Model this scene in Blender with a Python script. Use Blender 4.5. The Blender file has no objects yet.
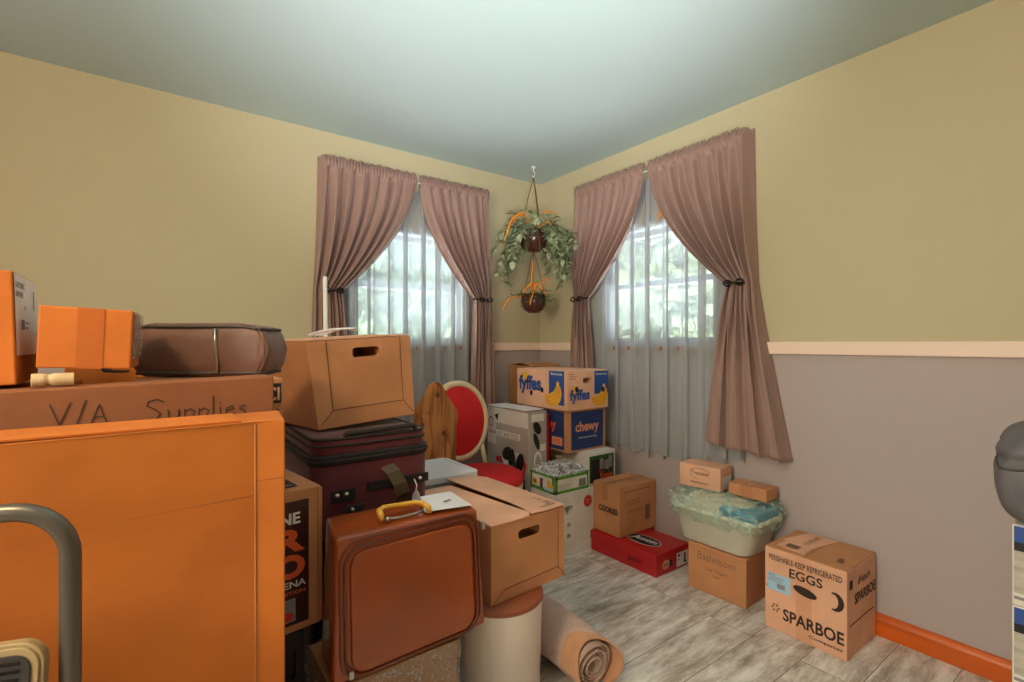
import bpy, bmesh, math, random
from mathutils import Vector, Matrix
random.seed(7)
S = bpy.context.scene
COL = S.collection
PI = math.pi
R = math.radians

# ------------------------------------------------------------------ camera, world, light
cam_d = bpy.data.cameras.new('camera')
cam = bpy.data.objects.new('camera', cam_d)
COL.objects.link(cam)
cam.location = (-2.445, -2.951, 1.206)
cam.rotation_euler = (R(90), 0, R(53.6 - 90))
cam_d.sensor_width = 36.0
cam_d.lens = 36.0 * 493.0 / 1024.0
cam_d.shift_y = 3.0 / 1024.0
cam_d.clip_start = 0.02
S.camera = cam

S.view_settings.view_transform = 'Standard'
S.view_settings.look = 'None'
S.view_settings.gamma = 1.0
S.view_settings.use_curve_mapping = False
S.view_settings.exposure = 0.0

W = bpy.data.worlds.new('daylight')
S.world = W
W.use_nodes = True
wn = W.node_tree
wn.nodes.clear()
wo = wn.nodes.new('ShaderNodeOutputWorld')
wb = wn.nodes.new('ShaderNodeBackground')
# hazy sky: soft overhead, dim at the tree line, west side brightened as added fill, sunlit pale ground below the horizon
wt = wn.nodes.new('ShaderNodeTexCoord'); wsep = wn.nodes.new('ShaderNodeSeparateXYZ')
wn.links.new(wt.outputs['Generated'], wsep.inputs[0])
def wmap(src, a, b, c, d):
    m = wn.nodes.new('ShaderNodeMapRange'); m.interpolation_type = 'SMOOTHSTEP'
    for i, v in enumerate((a, b, c, d)): m.inputs[i + 1].default_value = v
    wn.links.new(src, m.inputs[0]); return m.outputs[0]
def wmath(op, a, b):
    m = wn.nodes.new('ShaderNodeMath'); m.operation = op; wn.links.new(a, m.inputs[0]); wn.links.new(b, m.inputs[1]); return m.outputs[0]
SKY_HORIZON, SKY_TOP, SKY_WEST_FILL, GROUND = 0.8, 5.0, 24.0, 24.0
st = wmath('ADD', wmap(wsep.outputs[2], 0.0, 0.6, SKY_HORIZON, SKY_HORIZON + SKY_TOP), wmap(wsep.outputs[2], -0.12, -0.45, 0.0, GROUND))
st = wmath('ADD', st, wmap(wsep.outputs[0], -0.35, -0.8, 0.0, SKY_WEST_FILL))
wn.links.new(st, wb.inputs[1])
wc = wn.nodes.new('ShaderNodeMixRGB'); wc.inputs[1].default_value = (0.72, 0.87, 1.0, 1); wc.inputs[2].default_value = (1.0, 0.93, 0.80, 1)
wn.links.new(wmap(wsep.outputs[0], -0.35, -0.8, 0.0, 1.0), wc.inputs[0])
wc2 = wn.nodes.new('ShaderNodeMixRGB'); wc2.inputs[2].default_value = (0.95, 0.97, 1.0, 1)
wn.links.new(wmap(wsep.outputs[2], -0.12, -0.45, 0.0, 1.0), wc2.inputs[0]); wn.links.new(wc.outputs[0], wc2.inputs[1])
wn.links.new(wc2.outputs[0], wb.inputs[0])
wn.links.new(wb.outputs[0], wo.inputs[0])

def portal(name, loc, rot, sx, sy):
    d = bpy.data.lights.new(name, 'AREA')
    d.shape = 'RECTANGLE'; d.size = sx; d.size_y = sy
    d.cycles.is_portal = True
    o = bpy.data.objects.new(name, d)
    o.location = loc; o.rotation_euler = rot
    COL.objects.link(o)
portal('daylight_portal', (-1.08, 0.17, 1.56), (R(-90), 0, 0), 0.9, 0.8)
portal('daylight_portal', (0.17, -1.06, 1.56), (0, R(90), 0), 0.8, 0.96)

portal('daylight_portal', (-4.56, -2.55, 1.5), (0, R(-90), 0), 1.1, 1.5)  # portal of the added west window

LAMP_POS = (-3.35, -2.35, 2.30)
LAMP_COL = (1.0, 0.70, 0.38)
LAMP_STRENGTH = 110.0
# added spot beside the camera, aimed up to brighten the ceiling
fl_d = bpy.data.lights.new('added_fill_spot', 'SPOT'); fl_d.energy = 260; fl_d.color = (0.93, 0.97, 1.0)
fl_d.spot_size = R(72); fl_d.spot_blend = 1.0; fl_d.shadow_soft_size = 0.12
fl_o = bpy.data.objects.new('added_fill_spot', fl_d); fl_o.location = (-2.20, -2.90, 1.10); COL.objects.link(fl_o)
fl_o.rotation_euler = (Vector((-1.32, -1.42, 2.44)) - Vector(fl_o.location)).to_track_quat('-Z', 'Y').to_euler()
S.cycles.max_bounces = 10
S.cycles.transparent_max_bounces = 16
S.cycles.sample_clamp_indirect = 6.0

# ------------------------------------------------------------------ materials
MATS = {}
def srgb(r, g, b):
    f = lambda c: ((c / 255) / 12.92) if c / 255 <= 0.04045 else (((c / 255) + 0.055) / 1.055) ** 2.4
    return (f(r), f(g), f(b), 1)

def new_mat(name):
    m = bpy.data.materials.new(name); m.use_nodes = True
    nt = m.node_tree; nt.nodes.clear()
    out = nt.nodes.new('ShaderNodeOutputMaterial')
    p = nt.nodes.new('ShaderNodeBsdfPrincipled')
    nt.links.new(p.outputs[0], out.inputs[0])
    MATS[name] = m
    return m, nt, p, out

def mat(name, rgb, rough=0.6, var=0.12, scale=6, bump=0.0, bscale=60, metal=0.0, spec=0.5, stretch=(1, 1, 1), sheen=0, emit=None, emit_s=0):
    m, nt, p, out = new_mat(name)
    c = srgb(*rgb)
    tc = nt.nodes.new('ShaderNodeTexCoord')
    mp = nt.nodes.new('ShaderNodeMapping'); mp.inputs['Scale'].default_value = stretch
    nt.links.new(tc.outputs['Object'], mp.inputs[0])
    if var > 0:
        n = nt.nodes.new('ShaderNodeTexNoise'); n.inputs['Scale'].default_value = scale; n.inputs['Detail'].default_value = 5
        nt.links.new(mp.outputs[0], n.inputs[0])
        r = nt.nodes.new('ShaderNodeValToRGB')
        r.color_ramp.elements[0].position = 0.3; r.color_ramp.elements[1].position = 0.7
        r.color_ramp.elements[0].color = tuple(x * (1 - var) for x in c[:3]) + (1,)
        r.color_ramp.elements[1].color = tuple(min(1, x * (1 + var)) for x in c[:3]) + (1,)
        nt.links.new(n.outputs[0], r.inputs[0]); nt.links.new(r.outputs[0], p.inputs['Base Color'])
    else:
        p.inputs['Base Color'].default_value = c
    p.inputs['Roughness'].default_value = rough
    p.inputs['Metallic'].default_value = metal
    p.inputs['Specular IOR Level'].default_value = spec
    if sheen: p.inputs['Sheen Weight'].default_value = sheen
    if bump > 0:
        n2 = nt.nodes.new('ShaderNodeTexNoise'); n2.inputs['Scale'].default_value = bscale; n2.inputs['Detail'].default_value = 4
        nt.links.new(mp.outputs[0], n2.inputs[0])
        b = nt.nodes.new('ShaderNodeBump'); b.inputs['Strength'].default_value = bump; b.inputs['Distance'].default_value = 0.01
        nt.links.new(n2.outputs[0], b.inputs['Height']); nt.links.new(b.outputs[0], p.inputs['Normal'])
    if emit:
        p.inputs['Emission Color'].default_value = tuple(emit) + (1,)
        p.inputs['Emission Strength'].default_value = emit_s
    return m

def kraft(name, rgb, axis=2, rough=0.75, var=0.14):
    """corrugated board: faint flute lines, fibre mottle"""
    m = mat(name, rgb, rough, var, 5, spec=0.3)
    nt = m.node_tree; p = [n for n in nt.nodes if n.type == 'BSDF_PRINCIPLED'][0]
    tc = nt.nodes.new('ShaderNodeTexCoord')
    w = nt.nodes.new('ShaderNodeTexWave'); w.wave_type = 'BANDS'; w.bands_direction = 'XYZ'[axis]
    w.inputs['Scale'].default_value = 95; w.inputs['Distortion'].default_value = 0.6; w.inputs['Detail'].default_value = 2
    nt.links.new(tc.outputs['Object'], w.inputs[0])
    n = nt.nodes.new('ShaderNodeTexNoise'); n.inputs['Scale'].default_value = 14
    nt.links.new(tc.outputs['Object'], n.inputs[0])
    mx = nt.nodes.new('ShaderNodeMath'); mx.operation = 'MULTIPLY_ADD'; mx.inputs[1].default_value = 0.05
    nt.links.new(w.outputs[1], mx.inputs[0]); nt.links.new(n.outputs[0], mx.inputs[2])
    b = nt.nodes.new('ShaderNodeBump'); b.inputs['Strength'].default_value = 0.22; b.inputs['Distance'].default_value = 0.006
    nt.links.new(mx.outputs[0], b.inputs['Height']); nt.links.new(b.outputs[0], p.inputs['Normal'])
    return m

def film(name, rgb, opacity, rough=0.08, wr=40, bstr=0.8):
    """crinkled see-through plastic"""
    m, nt, p, out = new_mat(name)
    nt.nodes.remove(p)
    tr = nt.nodes.new('ShaderNodeBsdfTransparent'); tr.inputs[0].default_value = (0.94, 0.97, 0.95, 1)
    g = nt.nodes.new('ShaderNodeBsdfPrincipled'); g.inputs['Base Color'].default_value = srgb(*rgb)
    g.inputs['Roughness'].default_value = rough; g.inputs['Specular IOR Level'].default_value = 0.9
    tc = nt.nodes.new('ShaderNodeTexCoord')
    n = nt.nodes.new('ShaderNodeTexNoise'); n.inputs['Scale'].default_value = wr; n.inputs['Detail'].default_value = 3; n.inputs['Distortion'].default_value = 1.5
    nt.links.new(tc.outputs['Object'], n.inputs[0])
    b = nt.nodes.new('ShaderNodeBump'); b.inputs['Strength'].default_value = bstr; b.inputs['Distance'].default_value = 0.02
    nt.links.new(n.outputs[0], b.inputs['Height']); nt.links.new(b.outputs[0], g.inputs['Normal'])
    r = nt.nodes.new('ShaderNodeMapRange'); r.inputs[1].default_value = 0.42; r.inputs[2].default_value = 0.68
    r.inputs[3].default_value = opacity * 0.35; r.inputs[4].default_value = min(1, opacity * 1.7)
    nt.links.new(n.outputs[0], r.inputs[0])
    mx = nt.nodes.new('ShaderNodeMixShader')
    nt.links.new(r.outputs[0], mx.inputs[0]); nt.links.new(tr.outputs[0], mx.inputs[1]); nt.links.new(g.outputs[0], mx.inputs[2])
    nt.links.new(mx.outputs[0], out.inputs[0])
    return m

mat('wall_sage', (196, 184, 150), 0.7, 0.02, 1.5, bump=0.05, bscale=120)
mat('wall_taupe', (181, 167, 164), 0.7, 0.02, 1.5, bump=0.05, bscale=120)
mat('ceiling_paint', (190, 208, 206), 0.75, 0.015, 1, bump=0.04, bscale=90)
mat('trim_cream', (246, 218, 200), 0.45, 0.02)
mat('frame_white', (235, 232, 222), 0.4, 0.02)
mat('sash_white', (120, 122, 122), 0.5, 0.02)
mat('sill_wood', (150, 98, 70), 0.5, 0.1)
mat('oak_orange', (204, 92, 12), 0.35, 0.18, 3, stretch=(1, 1, 14), bump=0.05)
kraft('kraft', (200, 140, 98))
kraft('kraft_light', (230, 176, 144))
kraft('kraft_dark', (176, 124, 82))
kraft('kraft_orange', (198, 112, 44))
kraft('kraft_shade', (142, 88, 56))  # darker copy of kraft with the carton's shade put into it
kraft('white_board', (226, 222, 214))
kraft('grey_board', (176, 168, 160))
mat('tape_brown', (194, 132, 90), 0.25, 0.05, spec=0.6)
mat('tape_light', (220, 162, 128), 0.3, 0.05, spec=0.5)
mat('tape_orange', (186, 100, 40), 0.25, 0.05, spec=0.6)
mat('ink', (52, 36, 28), 0.7, 0.1)
mat('ink_faded', (128, 92, 66), 0.8, 0.1)
mat('ink_blue', (32, 52, 104), 0.55, 0.08)
mat('ink_bluebright', (38, 78, 150), 0.5, 0.06)
mat('ink_white', (228, 226, 220), 0.5, 0.04)
mat('ink_yellow', (238, 178, 40), 0.5, 0.08, 12)
mat('ink_orange', (226, 92, 36), 0.5, 0.08)
mat('ink_red', (196, 34, 44), 0.5, 0.06)
mat('ink_green', (84, 150, 52), 0.5, 0.1)
mat('ink_darkgreen', (30, 84, 48), 0.5, 0.1)
mat('ink_black', (22, 20, 22), 0.5, 0.1)
mat('ink_grey', (132, 130, 132), 0.6, 0.2, 20)
mat('ink_salmon', (226, 150, 120), 0.6, 0.05)
mat('label_blue', (168, 206, 232), 0.5, 0.03)
mat('paper_white', (236, 234, 238), 0.35, 0.02)
mat('red_gloss', (186, 16, 26), 0.3, 0.08, 4, spec=0.6)
mat('curtain_mauve', (152, 119, 108), 0.55, 0.05, 30, bump=0.08, bscale=300, stretch=(1, 1, 0.3), sheen=0.25)
mat('iron_black', (34, 28, 26), 0.35, 0.1, metal=0.6)
mat('pot_brown', (78, 42, 34), 0.22, 0.1, spec=0.6)
mat('leaf_green', (158, 168, 130), 0.45, 0.28, 9, spec=0.5)
mat('leaf_dark', (74, 104, 58), 0.5, 0.25, 9)
mat('frond_orange', (240, 140, 26), 0.4, 0.12, 10)
mat('cord_tan', (96, 76, 52), 0.8, 0.1)
mat('vine_green', (92, 100, 62), 0.6, 0.1)
mat('velvet_red', (208, 38, 42), 0.65, 0.06, 12, bump=0.04, bscale=250, spec=0.25)
mat('chair_cream', (226, 206, 166), 0.4, 0.06)
mat('tote_white', (236, 238, 220), 0.35, 0.03, spec=0.5)
mat('teal_cloth', (44, 138, 172), 0.45, 0.12, 8, bump=0.3, bscale=14)
mat('cloth_cream', (218, 208, 186), 0.6, 0.1, 8, bump=0.3, bscale=14)
mat('leather_tan', (158, 74, 30), 0.22, 0.16, 4, bump=0.06, bscale=120, spec=0.6)
mat('leather_dark', (112, 46, 16), 0.3, 0.12, spec=0.6)
mat('handle_yellow', (228, 172, 60), 0.3, 0.08)
mat('steel', (176, 174, 170), 0.3, 0.05, metal=0.9)
mat('maroon_cloth', (96, 30, 42), 0.75, 0.15, 20, bump=0.15, bscale=350, sheen=0.3)
mat('black_cloth', (34, 30, 36), 0.7, 0.15, 20, bump=0.1, bscale=300)
mat('olive_strap', (84, 72, 52), 0.7, 0.1)
mat('stud_silver', (205, 200, 190), 0.25, 0.02, metal=0.7)
mat('bag_brown', (114, 80, 68), 0.5, 0.12, 10, bump=0.5, bscale=18, sheen=0.2)
mat('bag_trim', (66, 56, 54), 0.5, 0.1)
mat('bag_grey', (98, 94, 98), 0.6, 0.12, 8, bump=0.5, bscale=14)
mat('bin_white', (240, 228, 218), 0.3, 0.03, spec=0.5)
mat('bin_rim_shade', (156, 84, 52), 0.45, 0.1)
mat('towel_pink', (222, 186, 170), 0.95, 0.07, 30, bump=0.9, bscale=220, sheen=0.5)
mat('towel_peach', (224, 160, 116), 0.95, 0.07, 30, bump=0.7, bscale=220, sheen=0.5)
mat('tube_grey', (100, 94, 86), 0.32, 0.05, metal=0.5)
mat('step_beige', (160, 136, 98), 0.5, 0.06)
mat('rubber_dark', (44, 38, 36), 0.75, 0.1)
mat('plastic_clear_white', (222, 224, 230), 0.3, 0.03, spec=0.6)
mat('roll_cream', (206, 178, 138), 0.5, 0.04)
mat('wood_floor_gap', (92, 84, 74), 0.8, 0.1)
mat('picture_grey', (176, 170, 156), 0.45, 0.3, 12, stretch=(1, 1, 5))
mat('print_maroon', (64, 34, 36), 0.25, 0.1, spec=0.6)
mat('snack_dark', (92, 62, 48), 0.5, 0.2, 25)
mat('grass', (104, 134, 64), 0.9, 0.3, 2)
mat('bark', (96, 76, 58), 0.9, 0.2, 6)
mat('tree_leaf', (108, 124, 100), 0.6, 0.08, 1.2)
mat('globe_lamp', (255, 240, 210), 0.3, 0, emit=LAMP_COL, emit_s=LAMP_STRENGTH)
mat('orange_strip', (236, 120, 30), 0.5, 0.3, 40)
film('film_clear', (225, 232, 235), 0.30, wr=16)
film('film_green', (200, 226, 212), 0.36, wr=16)
film('film_dense', (214, 204, 198), 0.42, rough=0.2, wr=75, bstr=0.5)
film('film_shiny', (238, 236, 244), 0.62, rough=0.05, wr=30, bstr=1.0)

def pine_mat():
    m, nt, p, out = new_mat('knotty_pine')
    tc = nt.nodes.new('ShaderNodeTexCoord')
    mp = nt.nodes.new('ShaderNodeMapping'); mp.inputs['Scale'].default_value = (16, 16, 2.2)
    nt.links.new(tc.outputs['Object'], mp.inputs[0])
    n = nt.nodes.new('ShaderNodeTexNoise'); n.inputs['Scale'].default_value = 2; n.inputs['Detail'].default_value = 6; n.inputs['Distortion'].default_value = 0.6
    nt.links.new(mp.outputs[0], n.inputs[0])
    r = nt.nodes.new('ShaderNodeValToRGB')
    r.color_ramp.elements[0].position = 0.36; r.color_ramp.elements[0].color = srgb(138, 70, 30)
    r.color_ramp.elements[1].position = 0.58; r.color_ramp.elements[1].color = srgb(214, 142, 78)
    nt.links.new(n.outputs[0], r.inputs[0])
    v = nt.nodes.new('ShaderNodeTexVoronoi'); v.inputs['Scale'].default_value = 17
    mp2 = nt.nodes.new('ShaderNodeMapping'); mp2.inputs['Scale'].default_value = (1, 1, 0.8)
    nt.links.new(tc.outputs['Object'], mp2.inputs[0]); nt.links.new(mp2.outputs[0], v.inputs[0])
    r2 = nt.nodes.new('ShaderNodeValToRGB')
    r2.color_ramp.elements[0].position = 0.13; r2.color_ramp.elements[0].color = (0.18, 0.08, 0.03, 1)
    r2.color_ramp.elements[1].position = 0.24; r2.color_ramp.elements[1].color = (1, 1, 1, 1)
    nt.links.new(v.outputs['Distance'], r2.inputs[0])
    mx = nt.nodes.new('ShaderNodeMixRGB'); mx.blend_type = 'MULTIPLY'; mx.inputs[0].default_value = 0.75
    nt.links.new(r.outputs[0], mx.inputs[1]); nt.links.new(r2.outputs[0], mx.inputs[2])
    nt.links.new(mx.outputs[0], p.inputs['Base Color']); p.inputs['Roughness'].default_value = 0.5
pine_mat()

def floor_mat():
    m, nt, p, out = new_mat('floor_planks')
    tc = nt.nodes.new('ShaderNodeTexCoord')
    br = nt.nodes.new('ShaderNodeTexBrick')
    br.offset = 0.37; br.inputs['Scale'].default_value = 1.0
    br.inputs['Brick Width'].default_value = 1.2; br.inputs['Row Height'].default_value = 0.19
    br.inputs['Mortar Size'].default_value = 0.0016; br.inputs['Mortar Smooth'].default_value = 0.2
    br.inputs['Color1'].default_value = (0.0, 0.0, 0.0, 1); br.inputs['Color2'].default_value = (1, 1, 1, 1)
    br.inputs['Mortar'].default_value = (0.5, 0.5, 0.5, 1)
    nt.links.new(tc.outputs['Object'], br.inputs[0])
    # per plank offset of the grain
    cb = nt.nodes.new('ShaderNodeCombineXYZ')
    sc = nt.nodes.new('ShaderNodeVectorMath'); sc.operation = 'SCALE'; sc.inputs['Scale'].default_value = 9.0
    nt.links.new(br.outputs['Color'], sc.inputs[0])
    ad = nt.nodes.new('ShaderNodeVectorMath'); ad.operation = 'ADD'
    nt.links.new(tc.outputs['Object'], ad.inputs[0]); nt.links.new(sc.outputs[0], ad.inputs[1])
    mp = nt.nodes.new('ShaderNodeMapping'); mp.inputs['Scale'].default_value = (2.4, 10, 1)
    nt.links.new(ad.outputs[0], mp.inputs[0])
    n = nt.nodes.new('ShaderNodeTexNoise'); n.inputs['Scale'].default_value = 1.5; n.inputs['Detail'].default_value = 9; n.inputs['Roughness'].default_value = 0.74; n.inputs['Distortion'].default_value = 0.25
    nt.links.new(mp.outputs[0], n.inputs[0])
    r = nt.nodes.new('ShaderNodeValToRGB')
    e = r.color_ramp.elements
    e[0].position = 0.35; e[0].color = srgb(146, 134, 122)
    e[1].position = 0.64; e[1].color = srgb(250, 246, 240)
    x = e.new(0.45); x.color = srgb(194, 182, 170)
    x = e.new(0.54); x.color = srgb(226, 219, 211)
    nt.links.new(n.outputs[0], r.inputs[0])
    mx = nt.nodes.new('ShaderNodeMixRGB'); mx.blend_type = 'MIX'; mx.inputs[2].default_value = srgb(128, 116, 104)
    nt.links.new(br.outputs['Fac'], mx.inputs[0]); nt.links.new(r.outputs[0], mx.inputs[1])
    nt.links.new(mx.outputs[0], p.inputs['Base Color'])
    p.inputs['Roughness'].default_value = 0.42
    b = nt.nodes.new('ShaderNodeBump'); b.inputs['Strength'].default_value = 0.25; b.inputs['Distance'].default_value = 0.004
    nt.links.new(n.outputs[0], b.inputs['Height']); nt.links.new(b.outputs[0], p.inputs['Normal'])
floor_mat()

def sheer_mat():
    m, nt, p, out = new_mat('sheer_voile')
    nt.nodes.remove(p)
    tr = nt.nodes.new('ShaderNodeBsdfTransparent')
    df = nt.nodes.new('ShaderNodeBsdfDiffuse'); df.inputs[0].default_value = srgb(226, 226, 228)
    tl = nt.nodes.new('ShaderNodeBsdfTranslucent'); tl.inputs[0].default_value = srgb(120, 132, 140)
    m1 = nt.nodes.new('ShaderNodeMixShader'); m1.inputs[0].default_value = 0.45
    nt.links.new(df.outputs[0], m1.inputs[1]); nt.links.new(tl.outputs[0], m1.inputs[2])
    # facing-dependent weave density: edge-on folds read denser, as real voile does
    lw = nt.nodes.new('ShaderNodeLayerWeight'); lw.inputs[0].default_value = 0.5
    mr = nt.nodes.new('ShaderNodeMapRange'); mr.inputs[3].default_value = 0.62; mr.inputs[4].default_value = 1.0
    nt.links.new(lw.outputs['Facing'], mr.inputs[0])
    m2 = nt.nodes.new('ShaderNodeMixShader')
    nt.links.new(mr.outputs[0], m2.inputs[0])
    nt.links.new(tr.outputs[0], m2.inputs[1]); nt.links.new(m1.outputs[0], m2.inputs[2])
    nt.links.new(m2.outputs[0], out.inputs[0])
sheer_mat()

def glass_mat():
    m, nt, p, out = new_mat('window_glass')
    nt.nodes.remove(p)
    tr = nt.nodes.new('ShaderNodeBsdfTransparent'); tr.inputs[0].default_value = (0.96, 0.98, 0.97, 1)
    g = nt.nodes.new('ShaderNodeBsdfGlossy'); g.inputs['Roughness'].default_value = 0.02
    mx = nt.nodes.new('ShaderNodeMixShader'); mx.inputs[0].default_value = 0.06
    nt.links.new(tr.outputs[0], mx.inputs[1]); nt.links.new(g.outputs[0], mx.inputs[2]); nt.links.new(mx.outputs[0], out.inputs[0])
glass_mat()
M = MATS

# ------------------------------------------------------------------ mesh helpers
def link(name, bm, m, parent=None, smooth=False):
    me = bpy.data.meshes.new(name)
    bm.normal_update(); bm.to_mesh(me); bm.free()
    for x in (m if isinstance(m, (list, tuple)) else [m]): me.materials.append(M[x])
    if smooth:
        for p in me.polygons: p.use_smooth = True
    o = bpy.data.objects.new(name, me); COL.objects.link(o)
    if parent is not None: o.parent = parent
    return o

def tag(o, label, cat, group=None):
    o['label'] = label; o['category'] = cat
    if group: o['group'] = group
    return o

def thing(name, label, cat, loc=(0, 0, 0), yaw=0, group=None):
    o = bpy.data.objects.new(name, None); COL.objects.link(o)
    o.empty_display_size = 0.05
    o.location = loc; o.rotation_euler = (0, 0, R(yaw))
    return tag(o, label, cat, group)

def struct(name, bm, m, parent=None, smooth=False):
    o = link(name, bm, m, parent, smooth)
    if parent is None: o['kind'] = 'structure'
    return o

def add_box(bm, x0, x1, y0, y1, z0, z1, bevel=0, seg=2):
    vs = [bm.verts.new(p) for p in ((x0, y0, z0), (x1, y0, z0), (x1, y1, z0), (x0, y1, z0), (x0, y0, z1), (x1, y0, z1), (x1, y1, z1), (x0, y1, z1))]
    fs = [bm.faces.new([vs[i] for i in f]) for f in ((0, 3, 2, 1), (4, 5, 6, 7), (0, 1, 5, 4), (1, 2, 6, 5), (2, 3, 7, 6), (3, 0, 4, 7))]
    if bevel:
        es = list({e for f in fs for e in f.edges})
        bmesh.ops.bevel(bm, geom=es, offset=bevel, segments=seg, profile=0.5, affect='EDGES')
    return vs

def box_bm(x0, x1, y0, y1, z0, z1, bevel=0, seg=2):
    bm = bmesh.new(); add_box(bm, x0, x1, y0, y1, z0, z1, bevel, seg); return bm

def hull_bm(b, t, bevel=0.003, seg=2):
    """box from four bottom and four top corners (front-left, front-right, back-right, back-left)"""
    bm = bmesh.new()
    vs = [bm.verts.new(p) for p in list(b) + list(t)]
    fs = [bm.faces.new([vs[i] for i in f]) for f in ((0, 3, 2, 1), (4, 5, 6, 7), (0, 1, 5, 4), (1, 2, 6, 5), (2, 3, 7, 6), (3, 0, 4, 7))]
    if bevel: bmesh.ops.bevel(bm, geom=list(bm.edges), offset=bevel, segments=seg, profile=0.5, affect='EDGES')
    return bm

def add_tube(bm, pts, r, n=8, closed=False, caps=True):
    pts = [Vector(p) for p in pts]; N = len(pts)
    rr = r if isinstance(r, (list, tuple)) else [r] * N
    rings = []; up = None
    for i in range(N):
        if closed: d = pts[(i + 1) % N] - pts[i - 1]
        else: d = pts[min(i + 1, N - 1)] - pts[max(i - 1, 0)]
        if d.length < 1e-9: d = Vector((0, 0, 1))
        d.normalize()
        if up is None:
            up = Vector((0, 0, 1)) if abs(d.z) < 0.9 else Vector((1, 0, 0))
        a = d.cross(up)
        if a.length < 1e-6: a = d.cross(Vector((1, 0.3, 0)))
        a.normalize(); b = a.cross(d).normalized(); up = b
        rings.append([bm.verts.new(pts[i] + (a * math.cos(2 * PI * k / n) + b * math.sin(2 * PI * k / n)) * rr[i]) for k in range(n)])
    L = N if closed else N - 1
    for i in range(L):
        A, B = rings[i], rings[(i + 1) % N]
        for k in range(n): bm.faces.new((A[k], A[(k + 1) % n], B[(k + 1) % n], B[k]))
    if caps and not closed:
        bm.faces.new(rings[0][::-1]); bm.faces.new(rings[-1])

def tube_bm(pts, r, n=8, closed=False):
    bm = bmesh.new(); add_tube(bm, pts, r, n, closed)
    bmesh.ops.recalc_face_normals(bm, faces=bm.faces)
    return bm

def add_lathe(bm, prof, n=32, c=(0, 0, 0)):
    rings = []
    for r, z in prof:
        if r < 1e-6: rings.append([bm.verts.new((c[0], c[1], c[2] + z))])
        else: rings.append([bm.verts.new((c[0] + r * math.cos(2 * PI * k / n), c[1] + r * math.sin(2 * PI * k / n), c[2] + z)) for k in range(n)])
    for A, B in zip(rings, rings[1:]):
        for k in range(n):
            q = [A[k % len(A)], A[(k + 1) % len(A)], B[(k + 1) % len(B)], B[k % len(B)]]
            u = []
            for v in q:
                if v not in u: u.append(v)
            if len(u) > 2: bm.faces.new(u)

def lathe_bm(prof, n=32, c=(0, 0, 0)):
    bm = bmesh.new(); add_lathe(bm, prof, n, c); bmesh.ops.recalc_face_normals(bm, faces=bm.faces); return bm

def add_prism(bm, poly, frame, t0, t1):
    """extrude a 2-D outline between two offsets of a frame"""
    O, U, V, N = frame
    A = [bm.verts.new(O + U * u + V * v + N * t0) for u, v in poly]
    B = [bm.verts.new(O + U * u + V * v + N * t1) for u, v in poly]
    n = len(poly)
    fa = bm.faces.new(A[::-1]); fb = bm.faces.new(B)
    for i in range(n): bm.faces.new((A[i], A[(i + 1) % n], B[(i + 1) % n], B[i]))
    return fa, fb

def grid_bm(nu, nv, f, closed_u=False):
    bm = bmesh.new()
    g = [[bm.verts.new(f(i / (nu - (0 if closed_u else 1)), j / (nv - 1))) for i in range(nu)] for j in range(nv)]
    for j in range(nv - 1):
        for i in range(nu if closed_u else nu - 1):
            k = (i + 1) % nu
            bm.faces.new((g[j][i], g[j][k], g[j + 1][k], g[j + 1][i]))
    return bm

def subdiv(o, lv=2):
    md = o.modifiers.new('subdivision', 'SUBSURF'); md.levels = lv; md.render_levels = lv

def rrect(u0, u1, v0, v1, r, n=6):
    out = []
    for cx, cy, a in ((u1 - r, v1 - r, 0), (u0 + r, v1 - r, 90), (u0 + r, v0 + r, 180), (u1 - r, v0 + r, 270)):
        for k in range(n + 1):
            t = R(a + 90 * k / n); out.append((cx + r * math.cos(t), cy + r * math.sin(t)))
    return out

def ell(cu, cv, ru, rv, n=24, rot=0):
    c, s = math.cos(R(rot)), math.sin(R(rot))
    return [(cu + ru * math.cos(t) * c - rv * math.sin(t) * s, cv + ru * math.cos(t) * s + rv * math.sin(t) * c) for t in (2 * PI * k / n for k in range(n))]

def rect(u0, u1, v0, v1): return [(u0, v0), (u1, v0), (u1, v1), (u0, v1)]

def stroke(pts, w):
    """thin pen line as quads"""
    out = []
    for a, b in zip(pts, pts[1:]):
        dx, dy = b[0] - a[0], b[1] - a[1]; L = math.hypot(dx, dy) or 1
        ox, oy = -dy / L * w / 2, dx / L * w / 2; ex, ey = dx / L * w * .3, dy / L * w * .3
        out.append([(a[0] + ox - ex, a[1] + oy - ey), (a[0] - ox - ex, a[1] - oy - ey), (b[0] - ox + ex, b[1] - oy + ey), (b[0] + ox + ex, b[1] + oy + ey)])
    return out

def text_geo(s, u, v, w, h, bold=0.0, slant=0.0):
    cu = bpy.data.curves.new('lettering', 'FONT'); cu.body = s; cu.offset = bold; cu.shear = slant; cu.resolution_u = 3
    ob = bpy.data.objects.new('lettering', cu); COL.objects.link(ob)
    bpy.context.view_layer.update()
    me = bpy.data.meshes.new_from_object(ob.evaluated_get(bpy.context.evaluated_depsgraph_get()))
    bpy.data.objects.remove(ob); bpy.data.curves.remove(cu)
    vs = [(p.co.x, p.co.y) for p in me.vertices]; fs = [tuple(p.vertices) for p in me.polygons]
    bpy.data.meshes.remove(me)
    x0 = min(p[0] for p in vs); x1 = max(p[0] for p in vs); y0 = min(p[1] for p in vs); y1 = max(p[1] for p in vs)
    return [((x - x0) / (x1 - x0) * w + u, (y - y0) / (y1 - y0) * h + v) for x, y in vs], fs

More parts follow.
